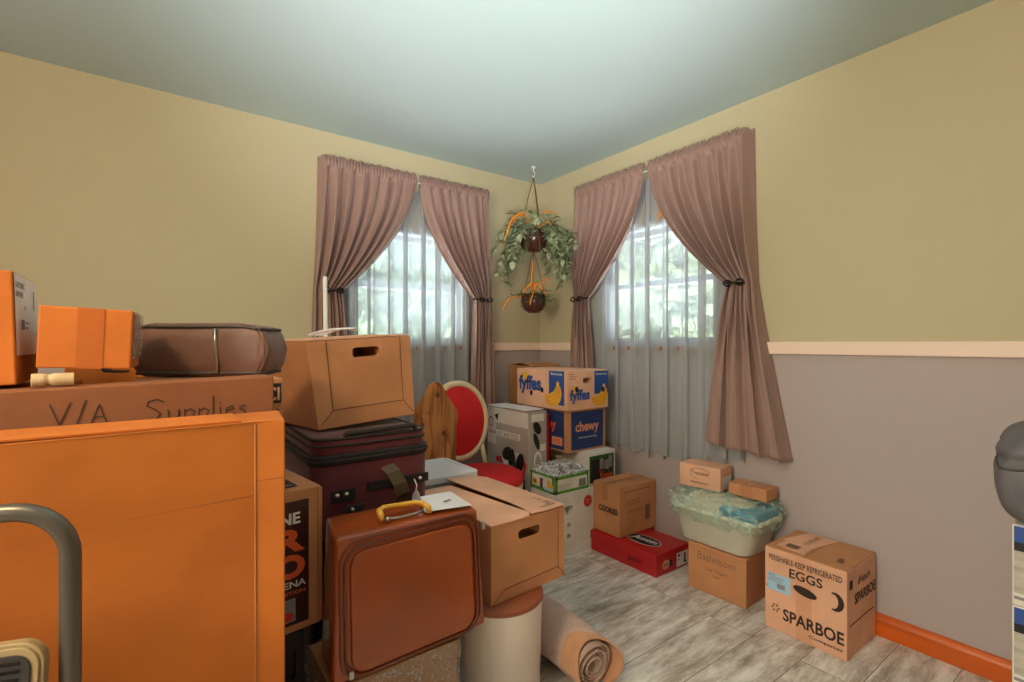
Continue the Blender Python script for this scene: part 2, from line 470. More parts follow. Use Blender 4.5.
def decal(name, m, frame, items, parent, off=0.0012):
    """flat print on a face: polygons and ('text', ...) items, merged into one part"""
    O, U, V, N = frame
    if 'lettering' in name and len(items) > 1:
        for it in [i for i in items if i[0] == 'text']: decal(name, m, frame, [it], parent, off)
        items = [i for i in items if i[0] != 'text']; name = 'printed_mark'
        if not items: return None
    bm = bmesh.new()
    for it in items:
        if it and it[0] == 'text':
            vs, fs = text_geo(*it[1:])
            q = [bm.verts.new(O + U * a + V * b + N * off) for a, b in vs]
            for f in fs:
                try: bm.faces.new([q[i] for i in f])
                except ValueError: pass
        else:
            q = [bm.verts.new(O + U * a + V * b + N * off) for a, b in it]
            bm.faces.new(q)
    return link(name, bm, m, parent)

def fr(O, U, V):
    U = Vector(U).normalized(); V = Vector(V).normalized()
    return (Vector(O), U, V, U.cross(V).normalized())

def boolean_cut(o, cut_bm):
    c = link('cutter', cut_bm, 'ink')
    c.parent = o.parent
    md = o.modifiers.new('cut', 'BOOLEAN'); md.object = c; md.operation = 'DIFFERENCE'; md.solver = 'EXACT'
    bpy.context.view_layer.update()
    me = bpy.data.meshes.new_from_object(o.evaluated_get(bpy.context.evaluated_depsgraph_get()))
    o.modifiers.clear(); o.data = me
    bpy.data.objects.remove(c)

def carton(name, label, N, wl, wr, h, yaw=0, m='kraft', cat='box', group=None, tape=True, top='closed', bevel=0.003):
    """N is the near bottom corner; wr runs along local +x, wl along local +y. Returns (root, left, front, top frames)"""
    t = thing(name, label, cat, N, yaw, group)
    bm = box_bm(0, wr, 0, wl, 0, h, bevel)
    body = link('body', bm, m, t)
    fl = fr((0, wl, 0), (0, -1, 0), (0, 0, 1)); ff = fr((0, 0, 0), (1, 0, 0), (0, 0, 1)); ft = fr((0, 0, h), (1, 0, 0), (0, 1, 0))
    return t, fl, ff, ft, body

def flaps_x(t, wr, wl, h, m, gap=0.004, th=0.004, lift=0.0):
    """two top flaps whose seam runs along local x"""
    for s in (0, 1):
        bm = bmesh.new()
        y0, y1 = (0.002, wl / 2 - gap / 2) if s == 0 else (wl / 2 + gap / 2, wl - 0.002)
        vs = add_box(bm, 0.002, wr - 0.002, y0, y1, h, h + th)
        for v in bm.verts:
            if abs(v.co.y - (y1 if s == 0 else y0)) < 1e-6: v.co.z += lift
        link('flap', bm, m, t)
def flaps_y(t, wr, wl, h, m, gap=0.004, th=0.004, lift=0.0):
    for s in (0, 1):
        bm = bmesh.new()
        x0, x1 = (0.002, wr / 2 - gap / 2) if s == 0 else (wr / 2 + gap / 2, wr - 0.002)
        add_box(bm, x0, x1, 0.002, wl - 0.002, h, h + th)
        for v in bm.verts:
            if abs(v.co.x - (x1 if s == 0 else x0)) < 1e-6: v.co.z += lift
        link('flap', bm, m, t)

# ------------------------------------------------------------------ room shell
XB, YB, H = -4.4, -4.4, 2.44
T = 0.14
bm = box_bm(XB - T, T, YB - T, T, -0.1, 0); struct('floor', bm, 'floor_planks')
bm = box_bm(XB - T, T, YB - T, T, H, H + 0.1); struct('ceiling', bm, 'ceiling_paint')
RAIL0, RAIL1 = 1.158, 1.216
WZ0, WZ1 = 1.19, 1.94
LW = (-1.50, -0.66)      # left window opening along x
RW = (-1.50, -0.62)      # right window opening along y

def wall_mesh(name, a0, a1, hole, place):
    """wall slab in pieces round the opening; place(a,o,z) -> world, o<0 outwards"""
    bm = bmesh.new()
    def slab(p0, p1, z0, z1, mi):
        c = [place(a, o, z) for z in (z0, z1) for a, o in ((p0, 0), (p1, 0), (p1, -T), (p0, -T))]
        vs = [bm.verts.new(p) for p in c]
        for f in ((0, 1, 2, 3), (4, 5, 6, 7), (0, 1, 5, 4), (1, 2, 6, 5), (2, 3, 7, 6), (3, 0, 4, 7)):
            fc = bm.faces.new([vs[i] for i in f]); fc.material_index = mi
    MZ = 1.18
    slab(a0, a1, 0, MZ, 1)
    if hole:
        slab(a0, a1, MZ, WZ0, 0); slab(a0, hole[0], WZ0, WZ1, 0); slab(hole[1], a1, WZ0, WZ1, 0); slab(a0, a1, WZ1, H, 0)
    else: slab(a0, a1, MZ, H, 0)
    bmesh.ops.remove_doubles(bm, verts=bm.verts, dist=1e-5)
    bmesh.ops.recalc_face_normals(bm, faces=bm.faces)
    struct(name, bm, ['wall_sage', 'wall_taupe'])
PL = lambda a, o, z: (a, -o, z)       # left (north) wall, y = 0
PR = lambda a, o, z: (-o, a, z)       # right (east) wall, x = 0
wall_mesh('wall_north', XB, 0, LW, PL)
wall_mesh('wall_east', YB, 0, RW, PR)
wall_mesh('wall_west', YB, 0, (-3.3, -1.8), lambda a, o, z: (XB + o, a, z))  # opening for the added west window
wall_mesh('wall_south', XB, 0, None, lambda a, o, z: (a, YB + o, z))
def rail(name, p, q, w, z0, z1, m, cap=True):
    bm = box_bm(min(p[0], q[0]), max(p[0], q[0]), min(p[1], q[1]), max(p[1], q[1]), z0, z1, 0.003)
    if cap:
        pass
    return struct(name, bm, m)
rail('trim_1', (XB, -0.018), (LW[0] - 0.06, 0), 0, RAIL0, RAIL1, 'trim_cream')
rail('trim_2', (LW[1] + 0.06, -0.018), (0, 0), 0, RAIL0, RAIL1, 'trim_cream')
rail('trim_3', (-0.018, YB), (0, RW[0] - 0.06), 0, RAIL0, RAIL1, 'trim_cream')
rail('trim_4', (-0.018, RW[1] + 0.06), (0, -0.018), 0, RAIL0, RAIL1, 'trim_cream')
def baseboard(name, along, a0, a1):
    prof = [(0, 0), (0.016, 0), (0.016, 0.066), (0.012, 0.074), (0.009, 0.078), (0.007, 0.088), (0, 0.090)]
    bm = bmesh.new()
    pl = PL if along == 'x' else PR
    A = [bm.verts.new(pl(a0, o, z)) for o, z in prof]; B = [bm.verts.new(pl(a1, o, z)) for o, z in prof]
    for i in range(len(prof)):
        j = (i + 1) % len(prof); bm.faces.new((A[i], A[j], B[j], B[i]))
    bm.faces.new(A); bm.faces.new(B[::-1]); bmesh.ops.recalc_face_normals(bm, faces=bm.faces)
    struct(name, bm, 'oak_orange')
baseboard('baseboard_north', 'x', XB, -0.016)
baseboard('baseboard_east', 'y', YB, 0)

def window(name, hole, pl):
    a0, a1 = hole
    def bx(bm, p0, p1, o0, o1, z0, z1, bev=0.003):
        c = [pl(p0, o0, z0), pl(p1, o1, z1)]
        add_box(bm, min(c[0][0], c[1][0]), max(c[0][0], c[1][0]), min(c[0][1], c[1][1]), max(c[0][1], c[1][1]), z0, z1, bev)
    bm = bmesh.new()
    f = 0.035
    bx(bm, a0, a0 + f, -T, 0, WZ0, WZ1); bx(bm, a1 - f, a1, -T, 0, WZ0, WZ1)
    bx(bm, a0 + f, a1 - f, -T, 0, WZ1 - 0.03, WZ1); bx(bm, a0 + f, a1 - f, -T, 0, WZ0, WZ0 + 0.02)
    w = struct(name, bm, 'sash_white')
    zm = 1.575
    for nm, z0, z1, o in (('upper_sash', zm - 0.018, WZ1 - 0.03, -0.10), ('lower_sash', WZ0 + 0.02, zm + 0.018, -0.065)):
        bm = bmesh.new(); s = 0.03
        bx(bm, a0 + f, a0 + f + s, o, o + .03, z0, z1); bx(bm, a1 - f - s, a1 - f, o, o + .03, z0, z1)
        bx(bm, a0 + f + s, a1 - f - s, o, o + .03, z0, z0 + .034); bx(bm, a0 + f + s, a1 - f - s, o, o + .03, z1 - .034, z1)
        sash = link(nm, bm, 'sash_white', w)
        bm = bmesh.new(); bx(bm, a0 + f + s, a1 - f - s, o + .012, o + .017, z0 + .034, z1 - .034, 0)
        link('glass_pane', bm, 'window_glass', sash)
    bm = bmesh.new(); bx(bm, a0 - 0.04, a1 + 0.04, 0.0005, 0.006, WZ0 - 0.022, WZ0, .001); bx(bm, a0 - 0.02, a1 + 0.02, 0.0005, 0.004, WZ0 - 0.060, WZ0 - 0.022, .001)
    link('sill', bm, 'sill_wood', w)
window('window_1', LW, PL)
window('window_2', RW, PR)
window('added_fill_window', (-3.3, -1.8), lambda a, o, z: (XB + o, a, z))  # unseen window, added to let fill light in from the west

# ------------------------------------------------------------------ outdoors
bm = bmesh.new(); q = [bm.verts.new(p) for p in ((-8, 5, -0.5), (5, 5, -0.5), (5, -8, -0.5), (18, -8, -0.5), (18, 18, -0.5), (-8, 18, -0.5))]
bm.faces.new(q); bmesh.ops.recalc_face_normals(bm, faces=bm.faces)
struct('lawn', bm, 'grass')
def tree(label, x, y, h, r):
    rnd = random.Random(int(x * 31 + y * 7))
    t = thing('leafy_tree', label, 'tree', (x, y, -0.5), 0)
    link('trunk', tube_bm([(0, 0, 0), (0.05, 0, h * .3), (0, 0.05, h * .62)], [0.16, 0.12, 0.06], 10), 'bark', t, True)
    bm = bmesh.new()
    bmesh.ops.create_icosphere(bm, subdivisions=4, radius=r * .86, matrix=Matrix.Translation((0, 0, h * .62)))
    for v in bm.verts:
        d = v.co - Vector((0, 0, h * .62)); v.co += d * (.07 * math.sin(7 * d.x + x) + .07 * math.sin(8 * d.y + 3 * d.z) + rnd.uniform(-.03, .03))
    for i in range(3200):
        a, b = rnd.uniform(0, 2 * PI), rnd.uniform(-1, 1)
        rr = r * (0.72 + 0.30 * rnd.random() ** 0.5) * (1 + 0.2 * math.sin(3 * a + 4 * b))
        c = Vector((rr * math.cos(a) * math.sqrt(1 - b * b), rr * math.sin(a) * math.sqrt(1 - b * b), h * .62 + rr * b * 0.95))
        d = Vector((rnd.uniform(-1, 1), rnd.uniform(-1, 1), rnd.uniform(-1, 1))).normalized(); e = d.orthogonal().normalized() * .13; d = d * .2
        bm.faces.new([bm.verts.new(c - d), bm.verts.new(c + e), bm.verts.new(c + d), bm.verts.new(c - e)])
    link('foliage', bm, 'tree_leaf', t)
tree('leafy green tree outside the left window', 0.8, 6.4, 4.2, 1.7)
tree('leafy green tree outside the right window', 6.5, 1.6, 4.0, 1.7)
tree('leafy green tree far beyond the right window', 9.5, 7.4, 5.6, 2.3)

# ------------------------------------------------------------------ ceiling lamp (unseen, added behind the frame for brightness)
t = thing('unseen_ceiling_light', 'round glowing ceiling light fixture added unseen behind the camera', 'ceiling light', LAMP_POS)
link('base', lathe_bm([(0, .14), (.15, .14), (.15, .115), (.12, .10), (0, .10)], 32), 'frame_white', t, True)
link('lamp_shade', lathe_bm([(.115, .10), (.135, .07), (.13, .02), (.10, -.02), (.05, -.045), (0, -.05)], 32), 'globe_lamp', t, True)

# ------------------------------------------------------------------ curtains
TOPZ, TIEZ = 2.235, 1.51
def smooth(t): t = max(0, min(1, t)); return t * t * (3 - 2 * t)
def drape(label, pl, outer, meet, tie_out, tie_in, bo, bi, zb, zb2, seed, group, n=8.0):
    rnd = random.Random(seed); ph = [rnd.uniform(-.6, .6) for _ in range(24)]
    t = thing('curtain', label, 'curtain', (0, 0, 0), 0, group)
    sg = 1 if meet > outer else -1
    def pos(s, v, o_extra=0):
        # v: 0 top of ruffle, 1 hem
        zb_s = zb + (zb2 - zb) * s
        z = TOPZ + 0.045 - v * (TOPZ + 0.045 - zb_s)
        if z >= TIEZ:
            k = max(0, min(1, (TOPZ - z) / (TOPZ - TIEZ)))
            inn = tie_in + (meet - tie_in) * (1 - k ** 1.75); out = outer + (tie_out - outer) * k ** 1.5
        else:
            k = (TIEZ - z) / (TIEZ - zb_s)
            inn = tie_in + (bi - tie_in) * (k ** 0.8); out = tie_out + (bo - tie_out) * k ** 1.1
        tie = math.exp(-((z - TIEZ) / 0.09) ** 2)
        a = out + (inn - out) * s
        w = ph[int(s * 20)] * (1 - (s * 20) % 1) + ph[int(s * 20) + 1] * ((s * 20) % 1)
        ang = 2 * PI * n * s + w * 1.9
        wv = math.sin(ang) + 0.30 * math.sin(2 * ang + 1 + w)
        ang2 = 2 * PI * (n * 0.45) * s + 2.1 * w + 0.7
        kk = max(0, min(1, (TOPZ - z) / 0.5))
        A = 0.012 + 0.018 * smooth(kk) - 0.012 * tie
        if z < TIEZ:
            kb = smooth((TIEZ - z) / .6); A = 0.020 - 0.012 * kb; wv += 2.6 * kb * math.sin(ang2)
        o = 0.078 + A * wv - 0.012 * tie + 0.004 * math.sin(ang2 + 3 * z)
        a += sg * 0.008 * math.sin(ang * 1.0 + 1.2) * smooth(kk)
        if z > TOPZ - 0.02:   # gathered heading
            o = 0.078 + 0.012 * math.sin(2 * PI * n * 4 * s + w) + (0.006 * math.sin(2 * PI * n * 7 * s))
            z += 0.006 * math.sin(2 * PI * n * 5.3 * s) * (1 if z > TOPZ + .01 else 0)
            if abs(z - TOPZ) < 0.016: o = 0.078 + 0.35 * (o - 0.078) + 0.014
        if s < 0.05: o = 0.006 + (o - 0.006) * smooth(s / 0.05)
        return Vector(pl(a, max(o, 0.006), z))
    bm = grid_bm(150, 90, pos)
    c = link('cloth', bm, 'curtain_mauve', t, True)
    md = c.modifiers.new('thickness', 'SOLIDIFY'); md.thickness = 0.0025
    # iron hold-back: band round the gathered cloth, knob on the wall side
    bm = bmesh.new()
    mid = (tie_out + tie_in) / 2; span = abs(tie_in - tie_out) * .62
    cc = tie_in - sg * span * .55
    ring = [pl(cc + sg * span * .58 * math.cos(x), 0.066 + 0.050 * math.sin(x), TIEZ + 0.004 * math.cos(x)) for x in (2 * PI * k / 28 for k in range(28))]
    add_tube(bm, ring, 0.0055, 8, True)
    for q in (0, 1):
        e = cc + sg * span * (.2 - .75 * q)
        lp = [pl(e + 0.020 * math.cos(x), 0.118, TIEZ + 0.014 * math.sin(x)) for x in (2 * PI * k / 16 for k in range(16))]
        add_tube(bm, lp, 0.0045, 6, True)
    add_tube(bm, [pl(cc - sg * span * .6, 0.0, TIEZ), pl(cc - sg * span * .6, 0.06, TIEZ)], 0.006, 8)
    link('tieback', bm, 'iron_black', t, True)
    return t
drape('mauve curtain panel tied back at the left side of the left window', PL, -1.662, -1.075, -1.69, -1.535, -1.72, -1.47, 0.66, 0.66, 1, None)
drape('mauve curtain panel tied back at the right side of the left window', PL, -0.505, -1.05, -0.50, -0.64, -0.46, -0.68, 0.66, 0.64, 2, None)
drape('mauve curtain panel tied back on the corner side of the right window', PR, -0.455, -1.06, -0.45, -0.585, -0.44, -0.66, 0.66, 0.66, 3, None)
drape('mauve curtain panel with flared hem at the outer side of the right window', PR, -1.69, -1.09, -1.715, -1.575, -1.875, -1.45, 0.655, 0.69, 4, None)

def sheer(label, pl, a0, a1, zb, seed, group):
    rnd = random.Random(seed); ph = [rnd.uniform(-1, 1) for _ in range(42)]; hm = [rnd.uniform(-1, 1) for _ in range(42)]
    t = thing('sheer_curtain', label, 'curtain', (0, 0, 0), 0, group)
    sgn = 1 if a1 > a0 else -1
    def L(arr, s):
        i = min(int(s * 40), 40); f = s * 40 - i; return arr[i] * (1 - f) + arr[min(i + 1, 41)] * f
    def pos(s, v):
        z = 2.20 - v * (2.20 - zb) + (0.028 * L(hm, s) * v if v > 0.9 else 0) - 0.05 * math.sin(s * PI) * v
        ang = 2 * PI * 9 * s + L(ph, s) * 1.6
        A = 0.014 + 0.004 * v
        o = 0.022 + A * math.sin(ang)
        return Vector(pl(a0 + (a1 - a0) * s + sgn * 0.030 * math.cos(ang + .5) * (1 if 0.03 < s < 0.97 else .3), o, z))
    link('voile', grid_bm(320, 30, pos), 'sheer_voile', t, True)
    link('hem', grid_bm(320, 3, lambda s, v: pos(s, 0.965 + 0.035 * v) + Vector(pl(0, 0.002, 0))), 'sheer_voile', t, True)
sheer('pale sheer curtain hanging behind the drapes of the left window', PL, -1.60, -0.58, 0.60, 5, None)
sheer('pale sheer curtain hanging behind the drapes of the right window', PR, -0.55, -1.64, 0.60, 6, None)

def rod(label, pl, a0, a1, group):
    bm = bmesh.new()
    add_tube(bm, [pl(a0, 0.0, TOPZ - .006), pl(a0, 0.074, TOPZ - .006), pl(a1, 0.074, TOPZ - .006), pl(a1, 0.0, TOPZ - .006)], 0.005, 8)
    tag(link('curtain_rod', bm, 'frame_white', None, True), label, 'curtain rod', group)
rod('thin white curtain rod above the left window', PL, -1.60, -0.58, None)
rod('thin white curtain rod above the right window', PR, -1.63, -0.53, None)
bm = box_bm(-0.012, -0.004, -1.135, -1.115, 1.945, 2.12, 0.002)
tag(link('orange_strip', bm, 'orange_strip'), 'narrow orange strip hanging on the wall above the right window, behind the sheer', 'strip')

# ------------------------------------------------------------------ hanging planters
HX, HY = -0.285, -0.275
CW = Vector((0.8049, -0.5934, 0))   # across the corner
def leaf(bm, c, d, up, L, w):
    if c.z < .125 and abs(c.dot(CW)) < .085 and c.dot(Vector((-0.5934, -0.8049, 0))) > -.02 and L > .04: return
    e = c + d.normalized() * L
    if (HY + e.y < -.40 and HX + e.x > -.15) or (HX + e.x < -.45 and HY + e.y > -.15): return
    d = d.normalized(); s = d.cross(up)
    if s.length < 1e-4: s = d.orthogonal()
    s.normalize(); n = s.cross(d)
    P = [c, c + d * L * .3 + s * w * .5 - n * w * .12, c + d * L * .7 + s * w * .38 - n * L * .1, c + d * L - n * L * .22, c + d * L * .7 - s * w * .38 - n * L * .1, c + d * L * .3 - s * w * .5 - n * w * .12, c + d * L * .5 + n * w * .05]
    v = [bm.verts.new(p) for p in P]
    for a, b in ((0, 1), (1, 2), (2, 3), (3, 4), (4, 5), (5, 0)): bm.faces.new((v[a], v[b], v[6]))

t = thing('hanging_planter', 'round brown pot of trailing leafy vines hanging from a ceiling hook in the corner', 'plant', (HX, HY, 1.845), 0)
link('pot', lathe_bm([(0, 0), (.045, .004), (.08, .03), (.103, .085), (.100, .135), (.094, .145), (.088, .13), (.085, .11), (0, .11)], 32), 'pot_brown', t, True)
bm = bmesh.new()
top = 2.44 - 1.845
for k in range(3):
    a = 2 * PI * k / 3 + .4
    add_tube(bm, [(.095 * math.cos(a), .095 * math.sin(a), .13), (.03 * math.cos(a), .03 * math.sin(a), top - .18), (0, 0, top - .075)], 0.003, 6)
link('hanger_cord', bm, 'cord_tan', t)
bm = bmesh.new(); add_lathe(bm, [(0, top), (.016, top), (.016, top - .008), (.004, top - .012), (.004, top - .03), (0, top - .03)], 16)
add_tube(bm, [(0, 0, top - .03), (.010, 0, top - .045), (.006, 0, top - .065), (-.008, 0, top - .072), (-.012, 0, top - .06)], 0.0028, 6)
link('ceiling_hook', bm, 'frame_white', t, True)
rnd = random.Random(11)
vb = bmesh.new(); lb = bmesh.new()
CW = Vector((0.8049, -0.5934, 0))   # across the corner
for k in range(54):
    side = rnd.choice((-1, 1)) if k > 5 else 0.25
    a = rnd.uniform(0, 2 * PI)
    spread = rnd.uniform(.06, .235) * (0.45 if side == 0.25 else 1)
    out = (CW * side * rnd.uniform(.3, 1) + Vector((math.cos(a), math.sin(a), 0)) * .5).normalized()
    drop = rnd.uniform(-.05, .34) if side != 0.25 else rnd.uniform(.05, .22)
    p0 = Vector((0, 0, .13)) + out * .06; p1 = p0 + out * spread * .6 + Vector((0, 0, rnd.uniform(.02, .12))); p2 = p0 + out * (spread + .03) - Vector((0, 0, drop * .45)); p3 = p0 + out * (spread + rnd.uniform(.02, .08)) - Vector((0, 0, drop))
    pts = []
    for i in range(12):
        u = i / 11; q = p0 * (1 - u) ** 3 + p1 * 3 * u * (1 - u) ** 2 + p2 * 3 * u * u * (1 - u) + p3 * u ** 3
        q.x = min(q.x, -HX - .03); q.y = min(q.y, -HY - .03); pts.append(q)
    add_tube(vb, pts, 0.0018, 4)
    for i in range(1, 12):
        for _ in range(1 + (i > 5)):
            d = Vector((rnd.uniform(-1, 1), rnd.uniform(-1, 1), rnd.uniform(-1.1, .5)))
            if pts[i].x + d.x * .04 > -HX - .015 or pts[i].y + d.y * .04 > -HY - .015: d.x = -abs(d.x); d.y = -abs(d.y)
            leaf(lb, pts[i], d, Vector((0, 0, 1)), rnd.uniform(.045, .075), rnd.uniform(.028, .042))
for k in range(110):   # crown
    a = rnd.uniform(0, 2 * PI); e = rnd.uniform(.1, 1.3); rr = rnd.uniform(.05, .15)
    c = Vector((rr * math.cos(a), rr * math.sin(a), .13 + rr * math.sin(e) * 1.05))
    d = Vector((math.cos(a), math.sin(a), rnd.uniform(-.6, .6)))
    leaf(lb, c, d, Vector((0, 0, 1)), rnd.uniform(.045, .075), rnd.uniform(.028, .042))
link('vine_stems', vb, 'vine_green', t)
link('vine_leaves', lb, 'leaf_green', t)
def blade(bm, pts, w):
    pts = [Vector(p) for p in pts]; fine = []
    for i in range(len(pts) - 1):
        p0 = pts[max(i - 1, 0)]; p1 = pts[i]; p2 = pts[i + 1]; p3 = pts[min(i + 2, len(pts) - 1)]
        for j in range(6):
            u = j / 6; fine.append(0.5 * ((2 * p1) + (-p0 + p2) * u + (2 * p0 - 5 * p1 + 4 * p2 - p3) * u * u + (-p0 + 3 * p1 - 3 * p2 + p3) * u ** 3))
    fine.append(pts[-1])
    n = len(fine); add_tube(bm, fine, [w * (0.55 + 0.45 * math.sin(PI * i / (n - 1))) for i in range(n)], 6)
def cp(u, z, d=0): return CW * u + Vector((-0.5934, -0.8049, 0)) * d + Vector((0, 0, z))   # across, up, towards the room
bm = bmesh.new()
blade(bm, [cp(-.03, .14, .05), cp(-.07, .235, .13), cp(-.14, .20, .16), cp(-.18, .11, .17), cp(-.20, .04, .17)], .0065)
blade(bm, [cp(-.02, .13, .05), cp(-.04, .20, .08), cp(-.10, .235, .09), cp(-.15, .17, .10)], .005)
blade(bm, [cp(.0, .14, .04), cp(.04, .21, .12), cp(.08, .25, .13), cp(.15, .24, .11)], .0055)
blade(bm, [cp(.01, .13, .06), cp(.05, .17, .09), cp(.09, .19, .1), cp(.12, .16, .1)], .005)
link('orange_fronds', bm, 'frond_orange', t, True)['label'] = 'bright orange curved fronds'

t = thing('hanging_planter', 'small brown pot with ferny sprigs and orange fronds hung below the trailing vine pot', 'plant', (HX, HY, 1.42), 0)
link('pot', lathe_bm([(0, 0), (.04, .003), (.072, .03), (.090, .075), (.087, .115), (.080, .13), (.075, .115), (0, .10)], 32), 'pot_brown', t, True)
bm = bmesh.new()
for k in range(3):
    a = 2 * PI * k / 3 + 1; add_tube(bm, [(.084 * math.cos(a), .084 * math.sin(a), .12), (.02 * math.cos(a), .02 * math.sin(a), .38), (0, 0, .424)], 0.0025, 6)
link('hanger_cord', bm, 'cord_tan', t)
bm = bmesh.new()
for k in range(46):
    a = rnd.uniform(0, 2 * PI); L = rnd.uniform(.07, .14); d = Vector((math.cos(a), math.sin(a), rnd.uniform(-.1, .7)))
    p = Vector((.03 * math.cos(a), .03 * math.sin(a), .11))
    for i in range(9):
        c = p + d * L * i / 8 - Vector((0, 0, .05 * (i / 8) ** 2)); leaf(bm, c, d + Vector((rnd.uniform(-1, 1), rnd.uniform(-1, 1), rnd.uniform(-.6, .6))), Vector((0, 0, 1)), .028, .010)
link('fern_leaves', bm, 'leaf_dark', t)
bm = bmesh.new()
blade(bm, [cp(.0, .10, .03), cp(-.015, .22, .05), cp(-.01, .30, .05), cp(-.008, .36, .05)], .0055)
blade(bm, [cp(.0, .10, .05), cp(.0, .20, .08), cp(-.05, .165, .10), cp(-.075, .13, .11)], .0065)
blade(bm, [cp(.0, .10, .05), cp(.015, .195, .08), cp(.06, .15, .10), cp(.075, .12, .1)], .006)
blade(bm, [cp(.01, .12, .06), cp(.05, .2, .07), cp(.085, .23, .07), cp(.09, .17, .07)], .005)
blade(bm, [cp(.0, .16, .08), cp(-.02, .09, .11), cp(-.03, .05, .115)], .006)
blade(bm, [cp(-.09, .115, .06), cp(-.15, .10, .09), cp(-.19, .06, .1), cp(-.215, .01, .1)], .0065)
link('orange_fronds', bm, 'frond_orange', t, True)['label'] = 'bright orange curved fronds'

# ------------------------------------------------------------------ boxes along the right wall
# egg carton
t, fl, ff, ft, body = carton('egg_box', 'large brown egg box with blue shipping label on the floor by the right wall', (-0.315, -2.201, 0), 0.309, 0.296, 0.340, m='kraft_light')
flaps_x(t, 0.296, 0.309, 0.340, 'kraft', 0.003, 0.0035)
bm = bmesh.new()
for pg, z0, z1 in (([(0.10, .17), (.285, .13), (.29, .25), (.12, .29)], .005, .0075), ([(0.02, .16), (.12, .17), (.13, .27), (.04, .28)], .0046, .0065)):
    add_prism(bm, pg, ft, z0, z1)
bmesh.ops.recalc_face_normals(bm, faces=bm.faces); link('loose_flap', bm, 'kraft_light', t)
decal('tape', 'tape_light', fl, [rect(.125, .185, .0, .338)], t, .0009)
decal('lettering', 'ink', fl, [('text', 'PERISHABLE-KEEP REFRIGERATED', .018, .292, .275, .024, .012), ('text', 'EGGS', .10, .243, .125, .038, .02),
    ('text', 'SPARBOE', .075, .055, .225, .050, .025), ('text', 'Companies', .175, .026, .12, .016, .015),
    rect(0, .07, .177, .180)], t, .0016)
decal('painted_hand_hole', 'ink', fl, [[(.105 + .055 + .045 * math.cos(x), .205 + .018 * math.sin(x) - .006 * math.cos(x)) for x in (2 * PI * k / 20 for k in range(20))]], t, .0018)  # hole is not cut; its dark inside is painted as an ellipse
cr = [(.270 + .030 * math.cos(R(x)), .212 + .036 * math.sin(R(x))) for x in range(-115, 120, 12)] + [(.262 + .018 * math.cos(R(x)), .212 + .028 * math.sin(R(x))) for x in range(110, -115, -12)]
decal('flower_mark', 'ink_faded', fl, [ell(.045 + .013 * math.cos(k), .095 + .013 * math.sin(k), .006, .004, 8, math.degrees(k)) for k in (0, 1.05, 2.1, 3.14, 4.2, 5.24)], t, .0016)
decal('crescent_mark', 'ink', fl, [cr], t, .0018)
lb_ = decal('shipping_label', 'label_blue', fl, [rect(.012, .105, .166, .238)], t, .0024); lb_['label'] = 'pale blue printed shipping label'
decal('label_print', 'ink_faded', fl, [rect(.017, .045, .230, .233), rect(.017, .08, .222, .224), rect(.017, .075, .214, .216)] + [rect(.052 + .004 * k, .0545 + .004 * k, .18, .20) for k in range(8)] + [rect(.017, .07, .206, .208)], lb_, .003)
decal('side_lettering', 'ink', ff, [('text', 'SPARBOE', .07, .195, .215, .042, .02), ('text', 'fresh', .10, .265, .13, .03, .005, .4), rect(.02, .05, .265, .30), rect(.02, .27, .125, .130)], t, .0016)
decal('top_lettering', 'ink_faded', ft, [('text', 'COMPANIES', .13, .19, .13, .022), rect(.05, .09, .2, .25), rect(.06, .1, .04, .06)], t, .0085)

# plain box under the tote
t, fl, ff, ft, body = carton('handwritten_box', 'brown cardboard box with faint handwriting supporting the wrapped plastic tote', (-0.262, -1.781, 0), 0.291, 0.240, 0.222, 2.3, m='kraft')
flaps_x(t, 0.24, 0.291, 0.2205, 'kraft', 0.003, 0.0025)
decal('handwriting', 'ink_faded', fl, [('text', 'Bathroom', .05, .155, .19, .036, -.01, .1)] , t)
decal('handwriting', 'ink', fl, [('text', 'Lap Topper', .10, .108, .10, .020, -.01, .3), ('text', 'cups', .13, .085, .035, .014, -.01, .3)], t)

# tote
TZ = 0.2245
t = thing('plastic_tote', 'white plastic tub wrapped in crinkled clear plastic on the handwritten box', 'tub', (-0.15, -1.605, TZ))
def tote_ring(hx, hy, r, z): return [Vector((u, v, z)) for u, v in rrect(-hx, hx, -hy, hy, r, 5)]
def loft(rings, capb=True, capt=True):
    bm = bmesh.new(); V_ = [[bm.verts.new(p) for p in rg] for rg in rings]; n = len(V_[0])
    for A, B in zip(V_, V_[1:]):
        for k in range(n): bm.faces.new((A[k], A[(k + 1) % n], B[(k + 1) % n], B[k]))
    if capb: bm.faces.new(V_[0][::-1])
    if capt: bm.faces.new(V_[-1])
    return bm
bm = loft([tote_ring(.100, .165, .05, 0), tote_ring(.112, .180, .055, .008), tote_ring(.128, .222, .06, .155), tote_ring(.140, .238, .065, .158), tote_ring(.142, .240, .065, .178),
           tote_ring(.134, .232, .06, .180), tote_ring(.124, .220, .058, .165), tote_ring(.11, .19, .05, .02)], True, True)
bmesh.ops.recalc_face_normals(bm, faces=bm.faces)
link('tub', bm, 'tote_white', t, True)
bm = grid_bm(30, 40, lambda s, v: Vector((-.115 + .23 * s, -.205 + .41 * v, .13 + .104 * (max(0, 1 - abs(2 * s - 1) ** 4) * max(0, 1 - abs(2 * v - 1) ** 6)) + .004 * math.sin(30 * v + 9 * s))))
cl = link('folded_contents', bm, 'cloth_cream', t, True)
rn = random.Random(4)
jit = [[rn.uniform(-1, 1) for _ in range(61)] for _ in range(40)]
